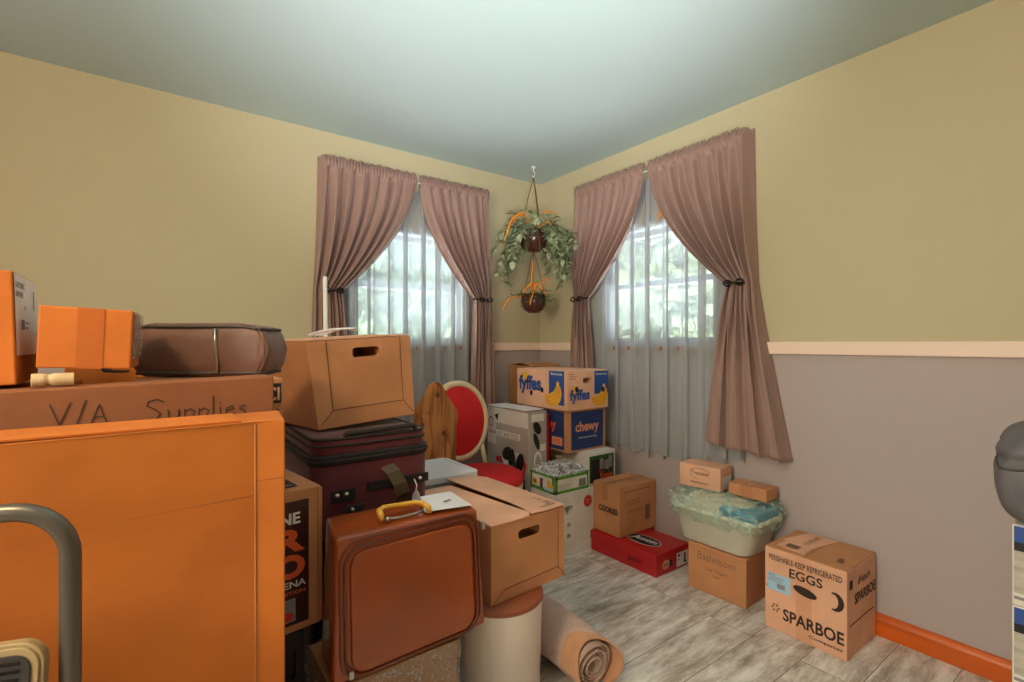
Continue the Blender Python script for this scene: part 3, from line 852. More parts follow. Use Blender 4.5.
def wrap(s, v):
    a = 2 * PI * s; i = int(s * 60) % 60; j = int(v * 12)
    ca, sa = math.cos(a), math.sin(a)
    sx = abs(ca) ** .35 * (1 if ca > 0 else -1); sy = abs(sa) ** .35 * (1 if sa > 0 else -1)
    k = 1 - v ; jt = jit[j][i]
    if v > .5: f = (1 - v) * 2; z = .242 + .004 * jt - .0 ; hx = .145 * f ** .6; hy = .242 * f ** .6
    else:
        f = v * 2; z = .118 + .112 * smooth(f * 1.1) + .018 * jt * (1 - f); hx = .130 + .024 * math.sin(f * PI * .8) + .003 * jt; hy = .222 + .034 * math.sin(f * PI * .8) + .004 * jt
        if f > .8: hx -= .015 * (f - .8) * 5; hy -= .02 * (f - .8) * 5
    return Vector((min(hx * sx, .146), hy * sy, z))
bm = grid_bm(60, 13, wrap, True)
wr_ = link('plastic_wrap', bm, 'film_green', t, False); wr_['label'] = 'crinkled greenish clear plastic bag'
bm = box_bm(-.132, .10, -.228, -.05, .172, .216, .012, 3)
bl = link('blue_tray', bm, 'teal_cloth', t, True); bl['label'] = 'teal blue item inside the wrap'

t, fl, ff, ft, body = carton('printed_box', 'small light brown box with black oval logo print on the wrapped tote', (-0.168, -1.600, 0.4705), 0.218, 0.130, 0.113, 6.1, m='kraft_light')
flaps_x(t, 0.130, 0.218, 0.1115, 'kraft_light', 0.002, 0.0025)
decal('lettering', 'ink', fl, [('text', 'Tropicana', .065, .062, .09, .022, .01, .2), ('text', 'PREMIUM DRINKS SELECT', .06, .022, .10, .009, .01)] +
      [[(.11 + .055 * math.cos(x), .073 + .028 * math.sin(x)), (.11 + .055 * math.cos(x + .25), .073 + .028 * math.sin(x + .25)), (.11 + .053 * math.cos(x + .25), .073 + .026 * math.sin(x + .25)), (.11 + .053 * math.cos(x), .073 + .026 * math.sin(x))] for x in (2 * PI * k / 25 for k in range(18))], t)
decal('paper_label', 'paper_white', ff, [rect(.02, .12, .01, .07)], t)
t, fl, ff, ft, body = carton('small_taped_box', 'small plain taped cardboard box lying on the wrapped tote, nearest the camera', (-0.140, -1.812, 0.4705), 0.186, 0.108, 0.056, 0.3, m='kraft')
decal('tape', 'tape_brown', fl, [rect(.062, .118, 0, .056)], t, .001)
decal('tape', 'tape_brown', ft, [rect(0, .108, .068, .124)], t, .001)

# red shoe box
t, fl, ff, ft, body = carton('boot_box', 'flat glossy red boot box on the floor beneath the cookie box', (-0.342, -1.350, 0), 0.457, 0.285, 0.088, 0.9, m='red_gloss')
bm = box_bm(-.003, .288, -.003, .460, .070, .115, .002); link('lid', bm, 'red_gloss', t)
ft2 = fr((0, .457, .115), (0, -1, 0), (1, 0, 0)); fl2 = fr((-.003, .457, 0), (0, -1, 0), (0, 0, 1)); ff2 = fr((0, -.003, 0), (1, 0, 0), (0, 0, 1))
decal('logo_rim', 'ink_white', ft2, [ell(.285, .12, .108, .058, 36)], t, .0012)
decal('logo_oval', 'ink_black', ft2, [ell(.285, .12, .103, .053, 36)], t, .0018)
decal('logo_lettering', 'ink_white', ft2, [('text', 'Justin', .205, .095, .165, .055, .025, .3)], t, .0024)
decal('front_lettering', 'ink_black', fl2, [('text', 'Justin', .27, .03, .10, .035, .0, .3)], t, .0012)
decal('front_label', 'ink_salmon', ff2, [ell(.075, .052, .032, .024)], t, .0012)
decal('front_label_print', 'ink_black', ff2, [('text', 'Justin', .05, .040, .05, .022, .01, .3), ell(.118, .05, .012, .02)], t, .002)
decal('size_label', 'paper_white', ff2, [rect(.17, .275, .012, .085)], t, .0012)
decal('size_label_print', 'ink_black', ff2, [rect(.182, .20, .064, .078), rect(.18, .195, .045, .05), [(.236, .075), (.25, .075), (.252, .03), (.262, .022), (.232, .022), (.236, .04)]], t, .002)

# cookies box
t, fl, ff, ft, body = carton('cookie_box', 'tall tan cardboard box lettered for cookies standing on the red boot box', (-0.325, -1.089, 0.1175), 0.203, 0.315, 0.280, -0.5, m='kraft')
flaps_x(t, 0.315, 0.203, 0.279, 'kraft', 0.003, 0.003)
decal('tape', 'tape_brown', fl, [rect(.07, .115, .19, .28)], t, .001); decal('tape', 'tape_brown', ft, [rect(0, .315, .078, .125)], t, .004)
decal('lettering', 'ink', fl, [('text', 'COOKIES', .045, .122, .145, .034, .045)], t)
decal('side_lettering', 'ink_faded', ff, [rect(.04, .27, .246, .251), ('text', 'CHOCOLATE', .05, .17, .12, .03), ('text', 'Delicious', .06, .125, .14, .022, 0, .3), rect(.22, .26, .06, .15)], t)

# veg box
t, fl, ff, ft, body = carton('vegetable_box', 'white produce box with green printed frame beneath the navy blue box', (-0.352, -0.867, 0.3635), 0.40, 0.240, 0.1935, m='white_board')
decal('green_frame', 'ink_darkgreen', ff, [rect(.015, .225, .012, .172)], t)
decal('picture_panel', 'ink_black', ff, [rect(.028, .212, .020, .150)], t, .0018)
decal('picture_labels', 'ink_grey', ff, [rect(.100, .135, .085, .150), rect(.178, .208, .088, .160), [(.140, .085), (.178, .072), (.185, .145), (.140, .135)]], t, .0024)
decal('lettering', 'ink_orange', ff, [('text', 'V', .098, .022, .032, .055, .02), ('text', 'egetables', .132, .018, .08, .045, .02)], t, .0024)
t, fl, ff, ft, body = carton('plain_carton', 'plain carton on the floor beneath the produce box, behind the cookie box', (-0.305, -0.860, 0), 0.38, 0.19, 0.3615, m='kraft')
# chewy box
t, fl, ff, ft, body = carton('pet_supply_box', 'navy blue printed delivery box stacked between the banana box and the produce box', (-0.450, -0.800, 0.5585), 0.33, 0.318, 0.250, m='kraft')
decal('blue_panel', 'ink_blue', fl, [rect(.02, .30, .012, .24)], t)
decal('blue_panel', 'ink_blue', ff, [rect(.028, .300, .012, .24)], t)
decal('lettering', 'ink_salmon', ff, [('text', 'chewy', .062, .100, .200, .080, .03)], t, .0018)
decal('slogan', 'ink_white', ff, [('text', 'where pet lovers shop', .085, .075, .155, .013, .02)], t, .0018)
decal('lettering', 'ink_orange', fl, [('text', 'chewy', .03, .11, .20, .080, .045)], t, .0018)
decal('side_label', 'ink_salmon', fl, [rect(.19, .285, .035, .085)], t, .0018)
decal('side_label_print', 'ink_orange', fl, [('text', '65%', .20, .045, .07, .03, .02)], t, .0024)
# Fyffes box
t, fl, ff, ft, body = carton('banana_box', 'light brown banana box with blue and yellow fruit print on top of the corner stack', (-0.473, -0.820, 0.8105), 0.487, 0.348, 0.237, m='kraft_light')
bm = bmesh.new(); add_prism(bm, rrect(.130, .205, .160, .192, .014), fr((0, 0, 0), (1, 0, 0), (0, 0, 1)), -.25, .02); bmesh.ops.recalc_face_normals(bm, faces=bm.faces)
boolean_cut(body, bm)
def bunch(cu, cv, s):
    P = [(.62, .95), (.36, .95), (.33, .55), (.05, .20), (-.45, -.05), (-.95, -.15), (-1.0, -.35), (-.85, -.70), (-.45, -.95), (.05, -1.0), (.50, -.85), (.82, -.45), (.92, .05), (.82, .50), (.66, .65)]
    return [(cu + x * s, cv + y * s * .95) for x, y in P]
def banlines(cu, cv, s):
    out = []
    for L_ in ([(.55, .55), (.55, .05), (.2, -.38), (-.4, -.60), (-.85, -.55)], [(.42, .50), (.25, -.02), (-.2, -.28), (-.85, -.32)], [(.68, .50), (.72, -.05), (.45, -.55), (.0, -.80), (-.5, -.82)]):
        out += stroke([(cu + x * s, cv + y * s * .95) for x, y in L_], .003)
    return out
decal('blue_band', 'ink_bluebright', fl, [rect(.325, .462, .030, .233)], t); decal('blue_band', 'ink_bluebright', ff, [rect(.225, .347, .09, .230)], t)
decal('yellow_sun', 'ink_yellow', fl, [ell(.085, .180, .045, .036)], t, .0016); decal('yellow_sun', 'ink_yellow', ff, [ell(.055, .118, .030, .026)], t, .0016)
decal('fruit_picture', 'ink_yellow', fl, [bunch(.365, .095, .082)], t, .0018); decal('fruit_picture', 'ink_yellow', ff, [bunch(.272, .082, .073)], t, .0018)
decal('fruit_outline', 'ink_orange', fl, banlines(.365, .095, .082), t, .0024); decal('fruit_outline', 'ink_orange', ff, banlines(.272, .082, .073), t, .0024)
decal('lettering', 'ink_bluebright', fl, [('text', 'fyffes', .025, .075, .225, .120, .045)], t, .0024)
decal('lettering', 'ink_bluebright', ff, [('text', 'fyffes', .020, .040, .165, .085, .045)], t, .0024)
decal('band_lettering', 'ink_white', fl, [('text', 'Bananas', .345, .208, .10, .016, .01)], t, .0018); decal('band_lettering', 'ink_white', ff, [('text', 'Bananas', .238, .206, .095, .012, .01)], t, .0018)
decal('small_print', 'ink_faded', ff, [rect(.02, .06, .213, .216), rect(.02, .075, .20, .203), rect(.02, .07, .187, .19)], t)
for f_, u_, v_ in ((fl, .262, .110), (fl, .155, .085), (ff, .075, .125), (ff, .300, .115)):
    decal('painted_vent_hole', 'ink_black', f_, [ell(u_, v_, .014, .017)], t, .003)  # flat black discs paint the darkness inside the holes
# corner box behind
t, fl, ff, ft, body = carton('corner_box', 'plain brown box behind the banana box, tucked into the room corner', (-0.335, -0.318, 0), 0.270, 0.26, 1.055, m='kraft_dark')
flaps_x(t, 0.26, 0.27, 1.054, 'kraft', 0.003, 0.003, .018)
bm = box_bm(-.045, -.002, .02, .024, .945, 1.05, .001); link('open_flap', bm, 'kraft', t)
# slim red box
t, fl, ff, ft, body = carton('slim_red_box', 'narrow upright red box squeezed between the grey appliance box and the navy box', (-0.4825, -0.650, 0), 0.25, 0.026, 0.775, m='red_gloss')
decal('side_stripe', 'ink_black', ff, [rect(.018, .0255, .01, .77)], t)
# grey appliance box
t, fl, ff, ft, body = carton('appliance_box', 'tall grey and white box with sandal pictures and open top flaps beside the red chair', (-0.630, -0.655, 0), 0.44, 0.142, 0.800, m='grey_board')
for k, (a0, a1, dz) in enumerate(((.01, .20, -.006), (.21, .43, -.010))):
    bm = bmesh.new(); add_prism(bm, [(a0, -.012), (a1, -.018), (a1 - .01, .135), (a0 + .008, .138)], fr((0, .44, .800), (0, -1, 0), (1, 0, 0)), .003 + .003 * k, .007 + .003 * k)
    bmesh.ops.recalc_face_normals(bm, faces=bm.faces); link('top_flap', bm, 'paper_white', t)
decal('white_band', 'ink_white', fl, [rect(.005, .435, .70, .795), rect(.005, .10, .56, .70), rect(.10, .36, .615, .655)], t)
decal('small_triangle', 'ink_black', fl, [[(.085, .745), (.13, .76), (.12, .71)]], t, .002)
decal('red_ring', 'ink_red', fl, [[(.045 + r1 * math.cos(x + e), .70 + r1 * 1.1 * math.sin(x + e)) for r1, e in ((.030, 0), (.030, .28), (.024, .28), (.024, 0))] for x in (2 * PI * k / 24 for k in range(22))], t, .002)
decal('lettering', 'ink_red', fl, [('text', 'Sandals', .02, .625, .085, .025, 0, .3)], t, .002)
decal('lettering', 'ink_grey', fl, [('text', 'HOT AND COLD', .12, .62, .22, .028, .01)], t, .0022)
decal('picture_ground', 'ink_black', fl, [[(.05, .40), (.40, .42), (.42, .20), (.05, .2)]], t, .0016)
decal('picture_red', 'ink_red', fl, [[(.10, .48), (.22, .50), (.24, .45), (.10, .45)], [(.38, .52), (.425, .48), (.36, .32), (.33, .33)]], t, .0018)
decal('sandal_sole', 'ink_white', fl, [ell(.315, .46, .085, .075, 24, 60), ell(.24, .50, .075, .055, 24, 20)], t, .0022)
decal('sandal_upper', 'ink_black', fl, [ell(.355, .475, .038, .072, 24, -20), ell(.225, .52, .056, .038, 24, 30), ell(.29, .50, .02, .06, 20, 10)], t, .0028)
decal('side_picture', 'ink_black', ff, [ell(.065, .70, .026, .042, 20, 30), ell(.06, .62, .018, .055, 20, 20)], t, .002)
decal('side_white', 'ink_white', ff, [rect(.02, .12, .74, .785), ell(.07, .50, .032, .06), rect(.085, .13, .56, .60)], t, .0016)
decal('side_ring', 'grey_board', ff, [ell(.07, .50, .02, .042)], t, .0022)

# white box + wrapped snack tray
t, fl, ff, ft, body = carton('white_box', 'white cardboard box with half-round hand hole and red round sticker under the snack tray', (-0.622, -0.883, 0), 0.222, 0.310, 0.361, m='white_board')
bm = bmesh.new()
add_prism(bm, [(.135, .282)] + [(.105 + .032 * math.cos(R(a)), .282 + .055 * math.sin(R(a))) for a in range(0, -181, -15)] + [(.075, .282)], ff, -.18, .02)
bmesh.ops.recalc_face_normals(bm, faces=bm.faces); boolean_cut(body, bm)
bm = bmesh.new()
for v in (.175, .110): add_prism(bm, ell(.105, v, .014, .014, 16), ff, -.18, .02)
bmesh.ops.recalc_face_normals(bm, faces=bm.faces); boolean_cut(body, bm)
st = decal('round_sticker', 'ink_red', ff, [ell(.255, .285, .034, .034, 28)], t, .0012); st['label'] = 'round red sticker'
decal('sticker_print', 'ink_salmon', ff, [('text', 'FRESH', .234, .288, .042, .010), ('text', 'PICK', .238, .272, .034, .009)], st, .002)
decal('small_print', 'ink_salmon', ff, [('text', 'product', .20, .065, .09, .014)], t)
t, fl, ff, ft, body = carton('snack_tray', 'green and white tray of snack packs in shiny shrink wrap on the white box', (-0.622, -0.880, 0.362), 0.212, 0.262, 0.105, m='white_board')
decal('green_border', 'ink_green', ff, [rect(0, .262, .080, .105), rect(0, .262, 0, .016), rect(0, .022, 0, .105), rect(.25, .262, 0, .105)], t)
decal('green_border', 'ink_green', fl, [rect(0, .212, .088, .105), rect(0, .212, 0, .020), rect(.0, .014, 0, .105), rect(.188, .212, 0, .105)], t)
decal('front_print', 'ink_grey', ff, [rect(.03, .12, .045, .048), rect(.03, .13, .035, .037), rect(.03, .11, .025, .027), rect(.185, .24, .018, .062)], t, .0016)
decal('picture_food', 'ink_yellow', fl, [ell(.04, .045, .022, .02), rect(.15, .175, .02, .072), ell(.19, .035, .014, .02)], t, .0016)
decal('picture_jar', 'snack_dark', fl, [rect(.085, .11, .018, .06), ell(.04, .045, .010, .008), ell(.098, .066, .018, .006)], t, .002)
decal('picture_water', 'label_blue', fl, [rect(.12, .20, .012, .03)], t, .002)
bm = grid_bm(22, 20, lambda s, v: Vector((.008 + .246 * s, .006 + .200 * v, .100 + .032 * (1 - abs(2 * s - 1) ** 3) * (1 - abs(2 * v - 1) ** 3) * (0.75 + .25 * math.sin(22 * s + 4) * math.sin(19 * v + 1)))))
link('snack_packs', bm, 'snack_dark', t, True)
def wrapf(s, v):
    e = (1 - abs(2 * s - 1) ** 6) * (1 - abs(2 * v - 1) ** 6)
    return Vector((-.003 + .268 * s, -.003 + .218 * v, .098 + .046 * e + .005 * math.sin(40 * s + 13 * v) * math.sin(31 * v + 3 * s)))
sw = link('shrink_wrap', grid_bm(34, 30, wrapf), 'film_shiny', t, False); sw['label'] = 'shiny crinkled clear shrink wrap'

# ------------------------------------------------------------------ red oval-back chair
t = thing('oval_back_chair', 'cream framed dining chair with red oval back and red round seat near the left window', 'chair', (-0.935, -0.600, 0), 0)
def ring3(cz, ru, rv, y, rad, n=48, z_lo=None):
    return [(ru * math.cos(x), y(cz + rv * math.sin(x)), cz + rv * math.sin(x)) for x in (2 * PI * k / n for k in range(n))]
lean = lambda z: 0.215 + (z - .48) * .10
bm = bmesh.new(); add_tube(bm, ring3(.742, .192, .222, lean, .02), 0.021, 10, True); bmesh.ops.recalc_face_normals(bm, faces=bm.faces)
link('back_frame', bm, 'chair_cream', t, True)
bm = bmesh.new()
for s_ in (1, -1):
    g = []
    for j in range(9):
        r_ = j / 8; g.append([bm.verts.new((.180 * r_ * math.cos(x), lean(.742 + .21 * r_ * math.sin(x)) - s_ * (.012 + .022 * (1 - r_ * r_)), .742 + .21 * r_ * math.sin(x))) for x in (2 * PI * k / 40 for k in range(40))])
    for A, B in zip(g, g[1:]):
        for k in range(40): bm.faces.new((A[k], A[(k + 1) % 40], B[(k + 1) % 40], B[k]))
bmesh.ops.remove_doubles(bm, verts=bm.verts, dist=1e-4); bmesh.ops.recalc_face_normals(bm, faces=bm.faces)
link('back_pad', bm, 'velvet_red', t, True)
for sx in (-1, 1):
    link('back_post', tube_bm([(sx * .15, lean(.60), .60), (sx * .165, .205, .50), (sx * .17, .20, .40)], .016, 8), 'chair_cream', t, True)
bm = lathe_bm([(0, .455), (.15, .460), (.222, .455), (.238, .432), (.236, .41), (.228, .385)], 40)
bm.free(); bm = bmesh.new()
def seat_ring(r, z): return [Vector((r * math.cos(x) * 1.0, r * .93 * math.sin(x) - .015, z)) for x in (2 * PI * k / 40 for k in range(40))]
bm = loft([seat_ring(.236, .425), seat_ring(.245, .445), seat_ring(.238, .472), seat_ring(.20, .492), seat_ring(.13, .503), seat_ring(.05, .507)]); link('seat_cushion', bm, 'velvet_red', t, True)
bm = loft([seat_ring(.228, .365), seat_ring(.238, .37), seat_ring(.240, .42), seat_ring(.234, .427)]); link('seat_frame', bm, 'chair_cream', t, True)
for sx, sy in ((-1, -1), (1, -1), (-1, 1), (1, 1)):
    x0, y0 = sx * .17, (-.185 if sy < 0 else .165)
    link('leg', tube_bm([(x0, y0, .39), (x0, y0, .36), (x0 * 1.02, y0 * 1.03, .2), (x0 * 1.06, y0 * 1.1, 0.0)], [.022, .026, .019, .012], 12), 'chair_cream', t, True)

# ------------------------------------------------------------------ pine stand with scalloped panels
t = thing('pine_stand', 'knotty pine stand with scroll-cut end panels between the suitcases and the red chair', 'stand', (-1.270, -0.700, 0), -30)
half = [(.0, 1.012), (.020, 1.008), (.036, .992), (.050, .955), (.078, .915), (.106, .875), (.114, .840), (.106, .780), (.090, .70), (.086, .60), (.088, .30), (.10, .12), (.10, .0)]
pol = [(-u, v) for u, v in half[::-1]] + half[1:]
bm = bmesh.new(); add_prism(bm, pol, fr((0, 0, 0), (1, 0, 0), (0, 0, 1)), -.009, .009)
bmesh.ops.triangulate(bm, faces=[f for f in bm.faces if len(f.verts) > 4]); bmesh.ops.recalc_face_normals(bm, faces=bm.faces)
link('front_panel', bm, 'knotty_pine', t)
bm = bmesh.new(); yb = .20
pol2 = [(u, v + .03) for u, v in pol]
add_prism(bm, [(u - .125, v) for u, v in pol2], fr((0, yb, -.03), (1, 0, 0), (0, 0, 1)), -.009, .009)
bmesh.ops.triangulate(bm, faces=[f for f in bm.faces if len(f.verts) > 4]); bmesh.ops.recalc_face_normals(bm, faces=bm.faces)
bp = link('rear_panel', bm, 'knotty_pine', t)
bm = bmesh.new(); add_prism(bm, [(-.095, .955), (-.045, .985), (-.060, .90)], fr((0, yb, 0), (1, 0, 0), (0, 0, 1)), -.03, .03); bmesh.ops.recalc_face_normals(bm, faces=bm.faces)
boolean_cut(bp, bm)
for z in (.25, .62): link('shelf', box_bm(-.085, -.01, .009, yb - .009, z, z + .018, .002), 'knotty_pine', t)

# ------------------------------------------------------------------ basket and its carton
t, fl, ff, ft, body = carton('plain_carton', 'plain brown carton under the white lidded basket, behind the open bankers box', (-1.600, -1.128, 0), 0.33, 0.345, 0.552, m='kraft')
flaps_x(t, .345, .33, .551, 'kraft', .003, .003)
t = thing('lidded_basket', 'shallow white plastic basket with clear lid beside the maroon suitcase', 'basket', (-1.60, -1.112, 0.5555))
WX, WY = .325, .300
bm = bmesh.new()
for k in range(27):
    x = .008 + k * (WX - .016) / 26; add_box(bm, x - .0022, x + .0022, 0, .004, .006, .07); add_box(bm, x - .0022, x + .0022, WY - .004, WY, .006, .07)
for k in range(24):
    y = .008 + k * (WY - .016) / 23; add_box(bm, 0, .004, y - .0022, y + .0022, .006, .07); add_box(bm, WX - .004, WX, y - .0022, y + .0022, .006, .07)
for z in (.0, .03, .066): 
    for a in ((0, WX, 0, .005), (0, WX, WY - .005, WY), (0, .005, 0, WY), (WX - .005, WX, 0, WY)): add_box(bm, a[0], a[1], a[2], a[3], z, z + .006)
add_box(bm, 0, WX, 0, WY, 0, .004)
link('basket_body', bm, 'plastic_clear_white', t)
bm = box_bm(.02, WX - .02, .02, WY - .02, .006, .064, .01); link('folded_papers', bm, 'paper_white', t)
bm = loft([[Vector((u, v, z)) for u, v in rrect(-.006 + e, WX + .006 - e, -.006 + e, WY + .006 - e, .03, 5)] for e, z in ((0, .068), (0, .092), (.004, .095), (.016, .095), (.020, .088))])
bmesh.ops.recalc_face_normals(bm, faces=bm.faces); link('lid', bm, 'plastic_clear_white', t)

# ------------------------------------------------------------------ bankers boxes
def creases(t, w, h, mm='kraft_dark'):
    f = fr((0, 0, 0), (1, 0, 0), (0, 0, 1)); q = []
    a = .045
    for p in ([(w - a, h), (w - a, a), (w, 0)], [(w - a, a), (a * 1.1, a * .95), (.004, 0)]): q += stroke(p, .0016)
    decal('crease', 'ink_faded', f, q, t, .0008)
def bankers(name, label, corners_b, corners_t, base, slot, m='kraft'):
    t = thing(name, label, 'box', base)
    B = Vector(base)
    b = [Vector(p) - B for p in corners_b]; tp = [Vector(p) - B for p in corners_t]
    body = link('body', hull_bm(b, tp, .003), m, t)
    U = (tp[1] - tp[0]).normalized(); Vv = ((tp[0] + tp[1]) / 2 - (b[0] + b[1]) / 2).normalized()
    N = U.cross(Vv).normalized(); Vv = N.cross(U).normalized() * 1
    F = (tp[0], U, Vv, N)
    bm = bmesh.new(); add_prism(bm, rrect(*slot, .0125), F, -.20, .03); bmesh.ops.recalc_face_normals(bm, faces=bm.faces)
    boolean_cut(body, bm)
    return t, b, tp, F, body
# centre box on the bin
yw = R(3.4); ex = Vector((math.cos(yw), math.sin(yw), 0)); ey = Vector((-math.sin(yw), math.cos(yw), 0)); n0 = Vector((-1.564, -1.645, 0.365))
wB, lB, hB = .334, .495, .254
b = [n0, n0 + ex * wB, n0 + ex * wB + ey * lB, n0 + ey * lB]; tp = [p + Vector((0, 0, hB)) for p in b]
t, b, tp, F, body = bankers('bankers_box', 'cardboard file box with oval hand hole and loose top flaps on the white bin', b, tp, n0, (.113, .212, -.068, -.036))
bm = hull_bm([b[0] + (ex + ey) * .006 + Vector((0, 0, .12)), b[1] + (ey - ex) * .006 + Vector((0, 0, .12)), b[2] - (ex + ey) * .006 + Vector((0, 0, .12)), b[3] + (ex - ey) * .006 + Vector((0, 0, .12))],
             [p + Vector((0, 0, .02)) for p in (tp[0] + (ex + ey) * .006, tp[1] + (ey - ex) * .006, tp[2] - (ex + ey) * .006, tp[3] + (ex - ey) * .006)], 0)
bmesh.ops.recalc_face_normals(bm, faces=bm.faces)
boolean_cut(body, bm)
FT = (tp[0], ex, ey, Vector((0, 0, 1)))
def slab(poly, z, lift, name, m='kraft_light', th=.0035):
    bm = bmesh.new(); O = FT[0]
    A = [bm.verts.new(O + ex * u + ey * v + Vector((0, 0, z + l))) for (u, v), l in zip(poly, lift)]; Bq = [bm.verts.new(O + ex * u + ey * v + Vector((0, 0, z + l + th))) for (u, v), l in zip(poly, lift)]
    n = len(poly); bm.faces.new(A[::-1]); bm.faces.new(Bq)
    for i in range(n): bm.faces.new((A[i], A[(i + 1) % n], Bq[(i + 1) % n], Bq[i]))
    bmesh.ops.triangulate(bm, faces=bm.faces); bmesh.ops.recalc_face_normals(bm, faces=bm.faces)
    return link(name, bm, m, t)
slab([(0, 0), (.085, -.004), (.158, -.006), (.178, .02), (.172, .05), (.150, .47), (.0, .485)], .001, [0, 0, .002, .004, .004, 0, 0], 'flap')
fp = slab([(.172, .0), (.24, -.004), (.334, 0), (.336, .47), (.30, .505), (.155, .515), (.185, .13), (.180, .05)], .003, [.003, .001, 0, 0, .004, .016, .006, .005], 'flap')
decal('flap_print', 'ink', FT, [('text', 'RECYCLE', .225, .035, .075, .022, .03), rect(.215, .31, .024, .029), rect(.215, .31, .063, .068), rect(.215, .219, .024, .068), rect(.306, .31, .024, .068)], t, .0085)
decal('flap_print', 'ink_faded', FT, [('text', 'FILE STORAGE', .200, .085, .11, .020), ('text', 'made in usa', .200, .115, .10, .014)], t, .0085)
decal('crease', 'ink', (b[0], ex, Vector((0, 0, 1)), -ey), stroke([(.30, hB), (.30, .045), (wB, .004)], .002) + stroke([(.30, .045), (.055, .040), (.004, .002)], .002), t, .0012)

# the box on the suitcases
B0 = Vector((-1.996, -1.270, 0.9225))
b = [(-1.996, -1.270, .921), (-1.640, -1.246, .943), (-1.650, -.945, .943), (-2.062, -.965, .921)]
tp = [(-2.031, -1.256, 1.213), (-1.658, -1.240, 1.238), (-1.668, -.935, 1.238), (-2.100, -.950, 1.213)]
t, b, tp, F, body = bankers('bankers_box', 'slumping cardboard file box with oval hand hole on top of the maroon suitcase', b, tp, B0, (.150, .250, -.064, -.030), m='kraft')
decal('crease', 'ink', F, stroke([(.062, -.002), (.068, -.235), (.022, -.285)], .0022) + stroke([(.330, -.002), (.325, -.235), (.362, -.284)], .0022) + stroke([(.068, -.235), (.325, -.235)], .0022), t, .004)
bm = bmesh.new()
Ft = (tp[0], (tp[1] - tp[0]).normalized(), (tp[3] - tp[0]).normalized(), Vector((0, 0, 1)))
add_prism(bm, [(.0, .0), (.37, .0), (.37, .14), (0, .15)], Ft, .002, .006); bmesh.ops.recalc_face_normals(bm, faces=bm.faces); link('flap', bm, 'kraft_light', t)
bm = bmesh.new(); add_prism(bm, [(.0, .16), (.37, .15), (.37, .30), (0, .30)], Ft, .003, .007); bmesh.ops.recalc_face_normals(bm, faces=bm.faces); link('flap', bm, 'kraft_light', t)
bm = bmesh.new(); rn = random.Random(3)
for k in range(4):
    pts = [Vector((-2.01 + .025 * k + .15 * u, -1.21 + .05 * k + .03 * math.sin(5 * u + k), 1.2335 + .024 * (u + .1) + .008 * math.sin(PI * u) * (1 + .3 * k))) for u in [i / 12 for i in range(13)]]
    add_tube(bm, pts, .004, 6)
bmesh.ops.recalc_face_normals(bm, faces=bm.faces)
tag(link('clear_tubing', bm, 'plastic_clear_white', None, True), 'loose whitish plastic tubing lying on the slumping file box', 'tubing')
link_ = tube_bm([(-1.785, -.66, 0.0), (-1.785, -.62, .8), (-1.782, -.58, 1.52)], [.011, .011, .010], 12)
tag(link('white_pole', link_, 'frame_white', None, True), 'slim white pole standing behind the file box in front of the left curtain', 'pole')

# ------------------------------------------------------------------ suitcases
def rounded_block(x0, x1, y0, y1, z0, z1, r, e=.012, n=6):
    return loft([[Vector((u, v, z)) for u, v in rrect(x0 + q, x1 - q, y0 + q, y1 - q, r, n)] for q, z in ((e, z0), (e * .3, z0 + e * .3), (0, z0 + e), (0, z1 - e), (e * .3, z1 - e * .3), (e, z1))])
t = thing('black_suitcase', 'black soft suitcase lying beneath the maroon suitcase', 'suitcase', (-2.035, -1.36, 0))
link('body', rounded_block(0, .375, 0, .46, .02, .594, .05), 'black_cloth', t, True)
link('zip_band', loft([[Vector((u, v, z)) for u, v in rrect(-.003, .378, -.003, .463, .052, 6)] for z in (.40, .42)]), 'rubber_dark', t)
for x in (.05, .325):
    for y in (.05, .41): link('foot', lathe_bm([(0, 0), (.02, 0), (.02, .022), (0, .022)], 12, (x, y, 0)), 'rubber_dark', t)

t = thing('maroon_suitcase', 'maroon soft suitcase with black zip bands under the slumping file box', 'suitcase', (-2.046, -1.392, 0.596))
w_, l_ = .392, .50
link('body', rounded_block(0, w_, 0, l_, 0, .245, .045, .015), 'maroon_cloth', t, True)
link('lid', rounded_block(.004, w_ - .004, .004, l_ - .004, .252, .318, .05, .016), 'maroon_cloth', t, True)
bm = loft([[Vector((u, v, z)) for u, v in rrect(-.004 - q, w_ + .004 + q, -.004 - q, l_ + .004 + q, .048, 6)] for q, z in ((-.002, .232), (.001, .236), (.001, .260), (-.002, .264))])
link('zip_band', bm, 'black_cloth', t)
bm = bmesh.new()
add_tube(bm, [(u, v, .247) for u, v in rrect(-.007, w_ + .007, -.007, l_ + .007, .05, 6)], .0035, 6, True)
add_tube(bm, [(u, v, .312) for u, v in rrect(.006, w_ - .006, .006, l_ - .006, .05, 6)], .005, 6, True)
add_tube(bm, [(u, v, .292) for u, v in rrect(.002, w_ - .002, .002, l_ - .002, .05, 6)], .004, 6, True)
bmesh.ops.recalc_face_normals(bm, faces=bm.faces); link('piping', bm, 'rubber_dark', t, True)
bm = bmesh.new(); add_box(bm, .17, .385, -.006, .002, .135, .165, .002); add_box(bm, .055, .13, -.008, .002, .115, .155, .003); add_box(bm, .10, .16, -.007, .002, .075, .10, .003)
link('reinforcement_strip', bm, 'black_cloth', t)
bm = bmesh.new(); ps = [(.235, -.002, .20), (.245, -.030, .185), (.262, -.042, .15), (.275, -.038, .115), (.278, -.006, .085)]
for a, b_ in zip(ps, ps[1:]):
    v = [bm.verts.new(p) for p in ((a[0] - .022, a[1], a[2]), (a[0] + .022, a[1], a[2] + .01), (b_[0] + .022, b_[1], b_[2] + .01), (b_[0] - .022, b_[1], b_[2]))]; bm.faces.new(v)
bmesh.ops.remove_doubles(bm, verts=bm.verts, dist=1e-4)
